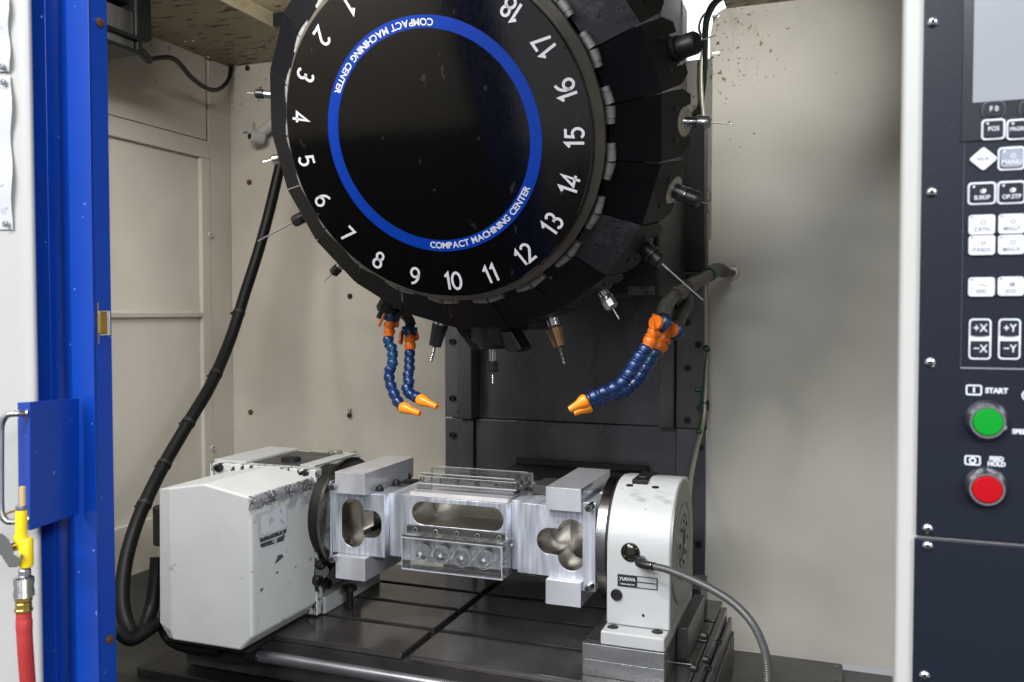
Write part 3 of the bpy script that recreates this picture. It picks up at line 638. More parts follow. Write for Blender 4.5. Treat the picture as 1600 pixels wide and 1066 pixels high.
for a_ in range(0, 360, 45): screw(ts, (-.2634, 1.590 + .037 * math.cos(R(a_)), .210 + .037 * math.sin(R(a_))), (1, 0, 0), .0035, .001, dark_m)
part('side_panel', MB().box(-.2675, -.2665, 1.49, 1.715, .085, .205), sd, ts)
def front(p, d=.0): q = PY(p[0], p[1], 1.484 - d); return Vector((q.x, 1.484 - d, q.z))
q = front((985, 863))
part('sight_glass', MB().lathe([(-.001, .0165), (.0015, .0165), (.002, .0150), (.0005, .0145)], q, (0, -1, 0), 32), dkst_m, ts)
part('sight_lens', MB().lathe([(.0006, .0143), (.0030, .0120), (.0042, .0070), (.0046, .001)], q, (0, -1, 0), 28), glass_m, ts)
part('oil_line', MB().add([front((974, 868), .0035), front((994, 869), .0035), front((994, 870.5), .0035), front((974, 869.5), .0035)], [(0, 1, 2, 3)]), brass_m, ts)
pl = [front(p, .0012) for p in ((965, 895.5), (1027.5, 902), (1027.5, 926), (965, 920))]
npx0, npx1, npz0, npz1 = pl[0].x, pl[1].x, pl[2].z + .004, pl[0].z - .0015
part('name_plate', MB().box(npx0, npx1, 1.4822, 1.4838, npz0, npz1), plate_m, ts, .0004)
mid = npx0 + (npx1 - npx0) * .50; hz = (npz0 + npz1) / 2
part('plate_field', MB().box(mid, npx1 - .0015, 1.4816, 1.4821, hz + .0012, npz1 - .0015), plateg_m, ts)
part('plate_field', MB().box(mid, npx1 - .0015, 1.4816, 1.4821, npz0 + .0015, hz - .0012), plateg_m, ts)
part('plate_rivet', MB().cyl((npx0 + .004, 1.4822, hz), (npx0 + .004, 1.4812, hz), .0017, 10), brass_m, ts)
part('plate_rivet', MB().cyl((npx1 - .004, 1.4822, hz), (npx1 - .004, 1.4810, hz), .0017, 10), brass_m, ts)
link('lettering', text_mesh('YUKIWA', .0078, leg_m, .0002, .92, .0002), ts, FRONT(((npx0 + mid) / 2, 1.4819, npz1 - .0075)))
link('lettering', text_mesh('YUKIWA SEIKO INC.', .0030, leg_m, .0002, .95, .0001), ts, FRONT(((npx0 + mid) / 2, 1.4819, npz0 + .0045)))
part('plug', MB().lathe([(-.001, .0100), (.003, .0100), (.0035, .0085), (.002, .0075), (.002, .004), (.0005, .0038)], front((963.5, 929)), (0, -1, 0), 28), dkst_m, ts)
part('small_hole', MB().lathe([(0, .0026), (.0006, .0024)], front((1005, 962)), (0, -1, 0), 14), dark_m, ts)
part('key_slot', MB().box(-.352, -.324, 1.560, 1.650, .300, .3219), dark_m, ts, .001)
part('key_block', MB().box(-.346, -.331, 1.585, 1.64, .3220, .3240), dkst_m, ts, .001)
for p in ((984, 758), (1024, 761)): q = PZ(*p, .3222); part('top_bolt', MB().cyl((q.x, q.y, .3205), (q.x, q.y, .3228), .0062, 16), dkst_m, ts)

# ------------------------------------------------------------------ trunnion fixture bridging the two faceplates
YF = 1.520
fx = thing('trunnion_fixture', 'milled aluminium bridge fixture held between the two faceplates', 'fixture', (-.68, 1.6, .205))
def XZ(p, y=YF): q = PY(p[0], p[1], y); return (q.x, q.z)
def stadium_v(cx, z0, z1, r, n=10): return circle2(r, n, cx, z1 - r, 0, 180) + [(cx - r, z1 - r)] + circle2(r, n, cx, z0 + r, 180, 360) + [(cx + r, z0 + r)]
# left window: tall slot with a lobe to the right; right window: tall slot with a lobe to the left
L = [(-.880, .233), (-.862, .233)] + [(-.862 + .0205 * math.cos(R(a)), .2125 + .0205 * math.sin(R(a))) for a in range(80, -1, -10)] + \
    [(-.8415, .200)] + [(-.862 + .0205 * math.cos(R(a)), .1995 + .0205 * math.sin(R(a))) for a in range(-10, -91, -10)] + [(-.880, .179)] + \
    [(-.9055 + .0255 * math.cos(R(a)), .1825 + .0255 * math.sin(R(a))) for a in range(0, -181, -12)] + [(-.9055 + .0255 * math.cos(R(a)), .2285 + .0255 * math.sin(R(a))) for a in range(180, -1, -12)]
Rr = [(-.479, .2305), (-.4955, .2305)] + [(-.4955 + .0240 * math.cos(R(a)), .2065 + .0240 * math.sin(R(a))) for a in range(100, 261, 10)] + [(-.479, .1825)] + \
     [(-.4535 + .0255 * math.cos(R(a)), .1815 + .0255 * math.sin(R(a))) for a in range(180, 361, 12)] + [(-.4535 + .0255 * math.cos(R(a)), .2245 + .0255 * math.sin(R(a))) for a in range(0, 181, 12)]
def slab(name, shapes, y0, y1, m=alu_m, label=None):
    me = outline(shapes, (y1 - y0) / 2, m, name, .0006)
    me.materials.append(aluin_m); xs = [p[0] for p in shapes[0]]; zs = [p[1] for p in shapes[0]]
    for p in me.polygons:                          # pocket walls take the darker, browner aluminium
        c = p.center
        if abs(p.normal.z) < .6 and min(xs) + .003 < c.x < max(xs) - .003 and min(zs) + .003 < c.y < .262: p.material_index = 1
    o = link(name, me, fx, FRONT((0, (y0 + y1) / 2, 0)))
    if label: o['label'] = label
    return o
def rect(x0, x1, z0, z1): return [(x0, z0), (x1, z0), (x1, z1), (x0, z1)]
slab('end_plate', [rect(-.9525, -.834, .1425, .2665), L], YF, 1.600)
slab('end_plate', [[(-.557, .143), (-.4075, .141), (-.4075, .2845), (-.430, .2845), (-.430, .268), (-.503, .268), (-.503, .272), (-.557, .272)], Rr], YF, 1.600)
slab('rear_plate', [rect(-.9525, -.834, .1425, .2665)], 1.632, 1.690, aluin_m)
slab('rear_plate', [rect(-.557, -.4075, .1425, .2665)], 1.632, 1.690, aluin_m)
part('pocket_web', MB().box(-.9525, -.905, 1.601, 1.6315, .1425, .2665), aluin_m, fx)
part('pocket_web', MB().box(-.862, -.834, 1.601, 1.6315, .1425, .2665), aluin_m, fx)
part('pocket_web', MB().box(-.557, -.480, 1.601, 1.6315, .1425, .2665), aluin_m, fx)
part('pocket_web', MB().box(-.435, -.4075, 1.601, 1.6315, .1425, .2665), aluin_m, fx)
part('pocket_wedge', MB().hexa([(-.879, 1.601, .1995), (-.842, 1.601, .1975), (-.879, 1.601, .160)], [(-.879, 1.631, .1995), (-.842, 1.631, .1975), (-.879, 1.631, .160)]), bar_m, fx)
part('pocket_bolt', MB().cyl((-.900, 1.570, .172), (-.900, 1.628, .172), .011, 18), black_m, fx)
part('web', MB().box(-.8335, -.7795, 1.537, 1.674, .1425, .2665), alu_m, fx, .0008)
part('web', MB().box(-.5755, -.5575, 1.537, 1.674, .1425, .2725), alu_m, fx, .0008)
part('web_step', MB().box(-.5565, -.520, 1.60, 1.68, .2725, .2905), bar_m, fx, .0008)  # dark metal paints the shade on the back step of the bridge
slab('center_block', [rect(-.779, -.576, .150, .2695), rrect(.1885, .0445, .0215, 8, -.6775, .2385)], 1.515, 1.605, alu_m)
part('block_back', MB().box(-.779, -.576, 1.6055, 1.690, .150, .2695), aluin_m, fx, .0008)
part('top_chamfer', MB().hexa([(-.779, 1.5156, .2702), (-.576, 1.5156, .2702), (-.576, 1.690, .2702), (-.779, 1.690, .2702)],
                             [(-.779, 1.523, .2775), (-.576, 1.523, .2775), (-.576, 1.690, .2775), (-.779, 1.690, .2775)]), alub_m, fx, .0005)
part('clamp_bar', MB().box(-.7785, -.5765, 1.5045, 1.5145, .1975, .2150), bar_m, fx, .0006)
for p in ((649, 828), (680.5, 831.5), (713.5, 834.2), (746, 837.8), (780, 841)):
    q = PY(p[0], p[1], 1.504); screw(fx, (q.x, 1.5070, q.z), (0, -1, 0), .0058, .0048, mat('dull screw head', (.30, .30, .30), .35, .7))
    part('washer_ring', MB().lathe([(0, .0076), (.0005, .0075)], (q.x, 1.5046, q.z), (0, -1, 0), 20), dark_m, fx)
part('adapter_plate', MB().box(-.4305, -.4065, 1.512, 1.5195, .1245, .2845), alu_m, fx, .0008)
part('adapter_plate', MB().box(-.4235, -.4070, 1.6005, 1.69, .124, .286), alu_m, fx, .0008)
part('adapter_plate', MB().box(-.9575, -.9530, 1.516, 1.69, .124, .286), alu_m, fx, .0008)
for p in ((517.5, 762), (518, 875), (918.5, 795), (918, 921)):
    q = PY(p[0], p[1], 1.488); part('clamp_screw', MB().lathe([(0, .0058), (.001, .0065), (.030, .0065)], (q.x, 1.488, q.z), (0, 1, 0), 20), steel_m, fx)
    screw(fx, (q.x, 1.4881, q.z), (0, -1, 0), .0052, .001, bar_m)
for x0_, x1_, z0_, z1_ in ((-.934, -.8675, .2670, .3095), (-.934, -.8675, .0970, .1420), (-.496, -.430, .2685, .3100), (-.496, -.430, .0975, .1420)):
    part('stop_block', MB().box(x0_, x1_, 1.500, 1.710, z0_, z1_), alub_m, fx, .0007)
for p in ((593, 767), (619, 757), (637, 747)):
    q = PZ(p[0], p[1], .267); part('set_screw', MB().lathe([(0, .0085), (.004, .0085), (.010, .0045), (.012, .003)], (q.x, q.y, .2672), (.25, -.2, 1), 14), black_m, fx)

# ------------------------------------------------------------------ clear acrylic workpieces in the fixture
wp = thing('acrylic_workpiece', 'clear acrylic block with four round bores clamped under the steel bar', 'workpiece', (-.667, 1.49, .142))
bx = [(-.7285, .1755), (-.6875, .1755), (-.6450, .1755), (-.6010, .1755)]
part('block', MB().box(-.768, -.566, 1.464, 1.516, .1425, .2035), acr_m, wp, .0006)
for x, z in bx:
    c = MB().lathe([(0, .0166), (.026, .0166)], (x - .001, 1.480, z), (0, 1, 0), 36)
    c.f = [f[::-1] for f in c.f]; part('bore', c, acr_m, wp)
    part('bore_pin', MB().lathe([(0, .0034), (.012, .0034)], (x - .001, 1.4634, z), (0, 1, 0), 16), mat('white acrylic and edge glare', (.52, .54, .56), .35), wp)
    part('bore_rim', MB().rings([[(x - .001 + r_ * math.cos(2 * math.pi * i / 40), 1.4637, z + r_ * math.sin(2 * math.pi * i / 40)) for i in range(40)] for r_ in (.0170, .0163)], False, False), MATS['white acrylic and edge glare'], wp)  # white ring paints the bright glare round the bore
fr = MATS['white acrylic and edge glare']  # white strips paint the light caught along the acrylic edges
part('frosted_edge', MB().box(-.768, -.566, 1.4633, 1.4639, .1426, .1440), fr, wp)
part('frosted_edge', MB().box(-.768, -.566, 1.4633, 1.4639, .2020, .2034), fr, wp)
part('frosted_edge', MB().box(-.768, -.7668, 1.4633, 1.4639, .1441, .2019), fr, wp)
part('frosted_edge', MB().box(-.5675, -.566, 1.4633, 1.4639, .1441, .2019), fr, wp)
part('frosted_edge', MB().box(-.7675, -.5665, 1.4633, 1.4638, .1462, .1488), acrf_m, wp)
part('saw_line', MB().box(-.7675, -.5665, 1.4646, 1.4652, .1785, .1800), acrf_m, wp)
part('lip', MB().box(-.768, -.566, 1.4645, 1.5145, .2042, .2075), acr_m, wp, .0004)
part('side_tab', MB().box(-.5735, -.5655, 1.499, 1.5145, .2080, .2195), acr_m, wp, .0004)
t = thing('acrylic_bracket', 'small clear acrylic bracket under the fixture behind the clamped block', 'workpiece', (-.54, 1.6, .125))
part('foot', MB().box(-.5640, -.5270, 1.560, 1.66, .1265, .1415), acr_m, t, .0005)
part('tab', MB().box(-.5260, -.5130, 1.600, 1.66, .1265, .1420), acr_m, t, .0005)
wp = thing('acrylic_workpiece', 'ribbed clear acrylic strip lying on top of the middle block', 'workpiece', (-.667, 1.57, .279))
part('base_strip', MB().box(-.777, -.574, 1.545, 1.640, .2783, .2858), acr_m, wp, .0005)
part('front_bar', MB().box(-.777, -.574, 1.560, 1.572, .2866, .3010), acr_m, wp, .0005)
part('back_bar', MB().box(-.777, -.570, 1.606, 1.624, .2866, .3040), acr_m, wp, .0005)
for x in (-.775, -.739, -.701, -.661, -.620, -.585): part('rib', MB().box(x, x + .0035, 1.5728, 1.6052, .2866, .2990), acr_m, wp)
for zz in (.2866, .3010): part('frosted_edge', MB().box(-.777, -.574, 1.5592, 1.5599, zz - .0007, zz + .0007), MATS['white acrylic and edge glare'], wp)  # edge glare painted as white strips on the upper piece too
part('frosted_edge', MB().box(-.774, -.577, 1.5552, 1.5559, .3074, .3086), MATS['white acrylic and edge glare'], wp)
part('frosted_edge', MB().box(-.774, -.577, 1.6301, 1.6308, .3074, .3090), MATS['white acrylic and edge glare'], wp)
part('top_strip', MB().box(-.774, -.577, 1.556, 1.630, .3050, .3085), acr_m, wp, .0005)
part('end_tab', MB().box(-.5730, -.5645, 1.575, 1.63, .2786, .3085), acr_m, wp, .0005)
part('dark_insert', MB().box(-.5715, -.5660, 1.5735, 1.5746, .295, .303), dark_m, wp)
for i in range(3): part('thread_strip', MB().box(-.737 + .041 * i + .002, -.737 + .041 * i + .030, 1.5738, 1.577, .2868, .2950), mat('grey threads', (.25, .25, .26), .5, .3, bump=(300, (1, .1, .1), .8)), wp)

# ------------------------------------------------------------------ segmented coolant hoses and their pipes
def coolant_hose(label, valve, oranges, segs, noz, r, handles, y0, y1, upper=0, hax=None):
    """pixel paths; depth runs from y0 at the valve to y1 at the nozzle"""
    allp = [valve] + oranges + segs + [noz[0], noz[1]]; n = len(allp) - 1
    P = [PY(p[0], p[1], y0 + (y1 - y0) * i / n) for i, p in enumerate(allp)]
    t = thing('coolant_hose', label, 'coolant hose', P[0], 'segmented coolant hoses')
    v = P[0]; dn = (P[1] - P[0]).normalized()
    part('valve_body', MB().lathe([(-.012, r * .8), (-.009, r * .98), (.009, r * .98), (.013, r * .8)], v, dn, 20), tealp_m, t)
    if not hax: part('valve_barrel', MB().cyl(v - RT * (r * 1.35) + UP * .001, v + RT * (r * 1.35) - UP * .001, r * .72, 16), tealp_m, t)
    for (hu, hv, hw) in handles:
        h = PY(hu, hv, y0 - hw); ax = Vector(hax).normalized() if hax else (h - v).normalized()
        k = ax.cross(dn).normalized()
        if hax:
            b = MB().lathe([(-.004, r * 1.1), (.0035, r * 1.1), (.0045, r * 1.0)], h, ax, 22)
            c = h + ax * .006; s_ = (k * .75 + dn * .66).normalized(); s2 = ax.cross(s_)
            b.hexa([c + s_ * (g * r * 1.5) + s2 * (f_ * .0018) - ax * .004 for g, f_ in ((-1, -1), (1, -1), (1, 1), (-1, 1))],
                   [c + s_ * (g * r * 1.42) + s2 * (f_ * .0014) + ax * .003 for g, f_ in ((-1, -1), (1, -1), (1, 1), (-1, 1))])
        else:                                      # flat paddle leaning outwards
            dd = (dn + ax * .30).normalized(); nn_ = dd.cross(k).normalized()
            pts = [(-1.0, -.5), (-.7, -.8), (.9, -.8), (1.25, -.5), (1.25, .5), (.9, .8), (-.7, .8), (-1.0, .5)]
            b = MB().hexa([h + dd * (p * r) + k * (q_ * r) - nn_ * .0022 for p, q_ in pts], [h + dd * (p * r) + k * (q_ * r) + nn_ * .0022 for p, q_ in pts])
        part('valve_handle', b, orange_m, t)
    def bead(name, a, d, L, m, f=1.0):
        prof = [(-.52, .78), (-.46, .90), (-.34, 1.0), (-.20, .99), (-.02, .93), (.14, .80), (.24, .74), (.34, .80), (.46, .90), (.54, .86)]
        part(name, MB().lathe([(x * L, q * r * f) for x, q in prof], a, d, 18), m, t)
    k0 = 1
    for i in range(len(oranges)): d = (P[k0 + i + 1] - P[k0 + i - 1]); bead('connector', P[k0 + i], d, max(.019, (P[k0 + i + 1] - P[k0 + i]).length), orange_m, 1.08)
    k1 = k0 + len(oranges)
    for i in range(len(segs)):
        a = P[k1 + i]; d = P[k1 + i + 1] - P[k1 + i - 1]; L = ((P[k1 + i + 1] - a).length + (a - P[k1 + i - 1]).length) / 2
        bead('segment', a, d, min(max(L, .014), .021), tealp_m if i < upper else blup_m)
    a, b_ = P[-2], P[-1]; L = (b_ - a).length; L0 = L * 1.15
    part('nozzle', MB().lathe([(-.10 * L0, r * .80), (0, r * 1.02), (.22 * L0, r * .95), (.50 * L0, r * .62), (L0, r * .46), (L0, r * .34), (.8 * L0, r * .30)], a - (b_ - a) * .15, b_ - a, 20), oranb_m, t)
    return t
coolant_hose('left coolant hose of the pair under numeral 9, hanging straighter', (612.5, 495), [(608.6, 511), (608, 521.5)],
    [(607, 534), (612.5, 546), (613, 558), (612.5, 570), (608.5, 581), (608.5, 593), (612, 606), (617, 618.5), (623.5, 630)], ((633, 638), (656, 646.5)), .0120,
    [(597, 500, .012), (620.5, 501, -.006)], 1.70, 1.60, 4)
coolant_hose('right coolant hose of the pair under numeral 9, curling to the right', (640, 517), [(641, 532.5), (640.6, 543.5)],
    [(640, 555), (639.5, 566.5), (639.4, 577.5), (637.5, 588), (638.6, 598.5), (636.5, 608.5), (643, 617), (652, 621.5)], ((660, 626), (683, 636)), .0120,
    [(627, 527, .010), (649.5, 521, -.006)], 1.72, 1.60, 0)
coolant_hose('front coolant hose of the pair by the right guide strip', (1036, 507), [(1020, 523), (1014, 537)],
    [(1006, 549), (997, 561), (989.5, 574), (981.5, 587), (970, 600), (956, 608.5), (941, 614.5), (926, 621.5)], ((912, 628), (889.5, 640.5)), .0128,
    [(1025, 504.5, .016)], 1.62, 1.50, 0, (-.45, -1, .25))
coolant_hose('rear coolant hose of the pair, mostly hidden behind its twin', (1057, 519), [(1036, 532), (1031, 544)],
    [(1022, 555), (1014.5, 566), (1007, 578), (1000, 590), (990, 601), (976, 610), (960, 616), (944, 622), (930, 629)], ((917, 636), (897, 645.5)), .0128,
    [(1049.5, 516, .014)], 1.70, 1.56, 2, (-.45, -1, .25))
pf = thing('pipe_fitting', 'black and grey pipe elbows feeding the left pair of coolant hoses', 'pipe', PY(620, 480, 1.74))
part('nut', MB().cyl(PY(604, 466, 1.74), PY(597, 487, 1.73), .0135, 8, smooth=False), black_m, pf, .001)
part('nut', MB().cyl(PY(596, 487, 1.735), PY(591, 497, 1.735), .006, 8, smooth=False), black_m, pf, .001)
part('elbow', MB().tube(spline([PY(607, 476, 1.74), PY(618, 482, 1.74), PY(629, 490, 1.74), PY(638, 498, 1.73), PY(642, 508, 1.725)], 5), .0115, 14), pipe_m, pf)
part('collar', MB().cyl(PY(620, 482, 1.74), PY(626, 487, 1.74), .0135, 14), dkst_m, pf)
part('collar', MB().cyl(PY(611, 478, 1.74), PY(612.5, 489, 1.71), .0115, 14), dkst_m, pf)
pf = thing('pipe_fitting', 'grey pipe elbows coming out of the back wall to the right hoses', 'pipe', PY(1143, 426, 2.19))
part('wall_stub', MB().cyl(PY(1145, 427, 2.199), PY(1128, 424, 2.10), .0085, 16), pipe_m, pf)
part('seal', MB().lathe([(0, .018), (.003, .016), (.004, .010)], PY(1144, 427, 2.1995), (0, -1, 0), 24), brsh_m, pf)
part('elbow', MB().tube(spline([PY(1130, 424, 2.10), PY(1120, 421.5, 2.07), PY(1110, 428, 2.02)], 6), .0155, 16), pipe_m, pf)
part('pipe', MB().cyl(PY(1112, 427, 2.03), PY(1056, 460, 1.74), .0135, 18), pipe_m, pf)
part('tape', MB().cyl(PY(1114.5, 425, 2.04), PY(1107, 430, 2.00), .0160, 18), green_m, pf)
part('collar', MB().cyl(PY(1086, 442, 1.87), PY(1072, 450, 1.80), .0158, 18), pipe_m, pf, .001)
part('tee', MB().cyl(PY(1064, 455, 1.77), PY(1053, 462, 1.72), .0170, 18), pipe_m, pf, .001)
part('elbow', MB().tube(spline([PY(1055, 461, 1.73), PY(1045, 470, 1.69), PY(1038, 483, 1.65), PY(1036, 497, 1.63)], 5), .0140, 16), pipe_m, pf)
part('elbow', MB().tube(spline([PY(1073, 462, 1.80), PY(1072, 477, 1.79), PY(1064, 492, 1.76), PY(1058, 509, 1.73)], 5), .0135, 16), pipe_m, pf)

# ------------------------------------------------------------------ hoses and cables
def hose(name, label, cat, pts, r, m, step=.004, ribs=.035, n=14, mk=5):
    P = even(spline([PY(*p) for p in pts], 24), step)
    t = thing(name, label, cat, P[0]); part('sheath', MB().tube(P, r, n, True, ribs), m, t); return t, P
t, P = hose('corrugated_hose', 'thick black corrugated hose curving down the left of the cabin', 'hose',
    [(446, 225, 1.98), (437, 262, 1.97), (421, 330, 1.95), (404, 392, 1.92), (383, 458, 1.87), (360, 530, 1.80), (330, 600, 1.70), (296, 658, 1.61), (262, 716, 1.53), (235, 768, 1.46), (212, 822, 1.40), (196, 880, 1.35), (191, 940, 1.31), (203, 985, 1.29), (222, 985, 1.33), (236, 950, 1.37), (243, 905, 1.39), (246, 868, 1.40)], .0140, rubber_m)
for i in range(1, 6):
    k = [0, 118, 166, 205, 235, 262][i]
    if k < len(P) - 1:
        d = (P[k + 1] - P[k]).normalized(); part('cable_tie', MB().cyl(P[k] - d * .004, P[k] + d * .004, .0158, 14), dark_m, t)
        sd_ = d.cross(Vector((0, 1, 0))).normalized() * (-1); part('cable_tie', MB().cyl(P[k] + sd_ * .015, P[k] + sd_ * .024, .0042, 8), dark_m, t)
hose('drain_hose', 'second black hose looping under the left of the rotary table', 'hose',
    [(182, 985, 1.26), (205, 1000, 1.28), (232, 985, 1.32), (250, 975, 1.36), (268, 1000, 1.36), (300, 1012, 1.36), (345, 1016, 1.36)], .012, rubber_m)
t, P = hose('spiral_hose', 'steel spiral air hose arching from the tailstock fitting down right', 'hose',
    [(1023, 885.5, 1.452), (1045, 891, 1.44), (1080, 905, 1.42), (1118, 924, 1.39), (1150, 946, 1.36), (1176, 975, 1.33), (1192, 1008, 1.31), (1199, 1040, 1.295), (1201, 1090, 1.28)], .0060, spiral_m, .0016, .06)
part('elbow_body', MB().tube([PY(997, 873, 1.478), PY(998, 880, 1.466), PY(1002, 882, 1.458), PY(1012, 884, 1.455)], .0068, 14), black_m, t)
part('elbow_stub', MB().cyl(PY(1003, 875, 1.483), PY(1001, 878, 1.462), .0078, 8, smooth=False), dkst_m, t, .001)
part('push_ring', MB().cyl(PY(1009, 883, 1.456), PY(1018, 885, 1.454), .0074, 18), black_m, t, .0008)
part('ferrule', MB().cyl(PY(1018, 884.7, 1.4535), PY(1019.5, 885, 1.453), .0072, 18), gold_m, t)
part('ferrule', MB().cyl(PY(1021, 885.2, 1.4525), PY(1023, 885.7, 1.452), .0072, 18), dkst_m, t)
t, P = hose('flexible_conduit', 'thin pale flexible conduit running down the edge of the back wall', 'conduit',
    [(1103, 40, 2.17), (1098.5, 75, 2.17), (1095.5, 112, 2.17), (1096.5, 155, 2.17), (1099.5, 190, 2.17), (1101.5, 260, 2.175), (1102, 350, 2.175), (1102, 430, 2.175), (1103, 540, 2.175), (1102.5, 600, 2.17), (1101, 640, 2.16), (1097, 668, 2.14), (1088, 705, 2.08), (1080, 745, 2.00), (1076, 785, 1.90), (1073, 815, 1.80)], .0052, cond_m, .0020, .05, 10)
b = MB()
for q in ((1102, 630), (1101, 637)):
    c = PY(q[0], q[1], 2.165); b.cyl(c + Vector((-.012, 0, 0)), c + Vector((.009, 0, 0)), .0065, 12)
part('clip', b, dark_m, t); c = PY(1092, 637, 2.165); part('clip_screw', MB().cyl(c, c + Vector((0, -.012, 0)), .006, 12), dkst_m, t)
t = thing('zip_tie', 'green plastic ties knotted along the pale conduit', 'cable tie', PY(1103, 545, 2.16))
part('strap', MB().tube(spline([PY(1104, 548, 2.155), PY(1101, 575, 2.155), PY(1099, 610, 2.155), PY(1095, 650, 2.15), PY(1092, 672, 2.13)], 6), .0022, 8), green_m, t)
part('strap', MB().tube(spline([PY(1089, 609, 2.155), PY(1095, 615, 2.155), PY(1096, 640, 2.155)], 6), .0018, 8), green_m, t)
for p, r_ in (((1104, 545, 2.15), .009), ((1090, 609, 2.15), .006), ((1092, 674, 2.12), .007)): part('knot', MB().lathe([(-.007, .4 * r_), (-.004, r_), (.004, r_), (.007, .5 * r_)], PY(*p), (1, .2, .5), 10), green_m, t)
hose('cable', 'thicker black cable bending over the top of the gap', 'cable', [(1126, -4, 2.14), (1112, 8, 2.15), (1104, 26, 2.16), (1101, 50, 2.165), (1101, 95, 2.17), (1100, 130, 2.175), (1094, 165, 2.178), (1084, 182, 2.17)], .0062, cable_m, .006, 0, 10)
hose('cable', 'thinner black cable beside the thick one at the gap top', 'cable', [(1132, -4, 2.16), (1119, 6, 2.17), (1108, 26, 2.17), (1104, 52, 2.172), (1103, 110, 2.175)], .0045, cable_m, .006, 0, 10)
hose('cable', 'thin grey cable looping in front of the bright gap', 'cable', [(1106, 18, 2.185), (1097, 27, 2.185), (1092, 42, 2.185), (1095, 54, 2.185), (1101, 62, 2.18)], .0032, mat('grey cable sheath', (.3, .3, .3), .4), .005, 0, 8)

# ------------------------------------------------------------------ work lamp under the ceiling, wall spout, wall bolts
wl_ = thing('work_lamp', 'black framed work lamp with streaked glass under the left ceiling', 'lamp', (-1.55, 1.55, 1.25))
LX = -1.50
A = [PX(*p, LX) for p in ((150, 36), (226, 72), (226, 88), (150, 66))]
G = [PX(*p, LX) for p in ((150, 37), (220, 70), (212, 80), (150, 60))]
def yz(q, x): return (x, q.y, q.z)
zt, zb = 1.245, 1.205
part('lamp_glass', MB().box(-1.60, -1.505, 1.30, 1.590, 1.215, 1.300), lampglass_m, wl_, .004)
part('lamp_frame', MB().box(-1.61, -1.493, 1.30, 1.600, 1.236, 1.245), black_m, wl_, .002)
part('lamp_frame', MB().box(-1.61, -1.493, 1.30, 1.600, 1.205, 1.2145), black_m, wl_, .002)
part('lamp_frame', MB().box(-1.605, -1.496, 1.5905, 1.604, 1.2146, 1.2355), black_m, wl_, .002)
part('bracket', MB().box(-1.60, -1.50, 1.592, 1.64, 1.246, 1.345), black_m, wl_, .006)
part('bracket', MB().box(-1.58, -1.52, 1.50, 1.66, 1.32, 1.355), black_m, wl_, .004)
part('cable_gland', MB().cyl((-1.51, 1.600, 1.226), (-1.525, 1.655, 1.212), .0105, 14), black_m, wl_, .001)
Q = [Vector((-1.522, 1.65, 1.213)), PX(271, 92, -1.55), PX(300, 122, -1.60), PX(325, 139, -1.64), PX(343, 139, -1.67), PX(357, 125, -1.69), PX(361, 106, -1.70)]
t = thing('lamp_cable', 'black cable sagging from the work lamp to the cabin corner', 'cable', Q[0]); part('sheath', MB().tube(spline(Q, 8), .0062, 12), cable_m, t)
part('end_fitting', MB().cyl(Q[-1], Q[-1] + Vector((-.006, .01, .02)), .009, 12), steel_m, t)
t = thing('chrome_stud', 'shiny stud on the rusty ceiling near the corner', 'stud', PZ(325, 87, ZC))
part('stud', MB().lathe([(0, .008), (.004, .008), (.007, .004)], PZ(325, 87, ZC), (0, 0, -1), 12), chrome_m, t)
for i, p in enumerate(((289, 63), (301, 62))):
    q = PZ(*p, ZC); o = part('chrome_stud', MB().lathe([(0, .005), (.003, .005), (.005, .002)], q, (0, 0, -1), 10), chrome_m); tag(o, ('left' if i == 0 else 'right') + ' one of two tiny studs on the flecked ceiling', 'stud')
sp_ = thing('wall_spout', 'white stub pipe with open mouth on the back wall by numeral 4', 'spout', PY(395, 210, 2.16))
a_ = PY(390, 213, 2.13); b_ = PY(403, 210, 2.15)
part('mouth', MB().lathe([(0, .0090), (.0, .0155), (.003, .0165), (.022, .0185), (.040, .0190)], a_, Vector((.35, 1, .05)), 28), white_m, sp_)
part('bore', MB().lathe([(-.0003, .0088), (.001, .0088)], a_, Vector((.35, 1, .05)), 24), dark_m, sp_)
part('pipe', MB().tube([PY(399, 212, 2.165), PY(409, 207, 2.165), PY(440, 180, 2.17)], .0150, 18), white_m, sp_)
part('tab', MB().box(PY(380, 195, 2.19).x, PY(396, 195, 2.19).x, 2.185, 2.198, PY(388, 206, 2.19).z, PY(388, 192, 2.19).z), white_m, sp_)
for p, lab in (((390, 285), 'rusty wall bolt below the white spout'), ((392, 644), 'brownish wall bolt low beside the black hose'), ((547, 463), 'dark wall bolt left of the coolant hoses'), ((387, 107), 'dark wall stud near the top corner')):
    q = PY(*p, YB); o = part('wall_bolt', MB().lathe([(0, .008), (.003, .008), (.006, .005), (.006, .002)], q, (0, -1, 0), 14), rust_m if p[1] in (285, 644) else dkst_m); tag(o, lab, 'bolt')
t = thing('wall_clip', 'small cream clip with a dark screw on the back wall', 'clip', PY(548, 645, YB))
q = PY(547.5, 642, YB); part('clip', MB().box(q.x - .005, q.x + .005, YB - .010, YB - .0005, q.z - .004, q.z + .010), brsh_m, t, .003)
q = PY(548, 648.5, YB); part('clip_screw', MB().lathe([(0, .006), (.008, .006), (.010, .003)], (q.x, YB - .004, q.z), (0, -1, 0), 14), dkst_m, t)

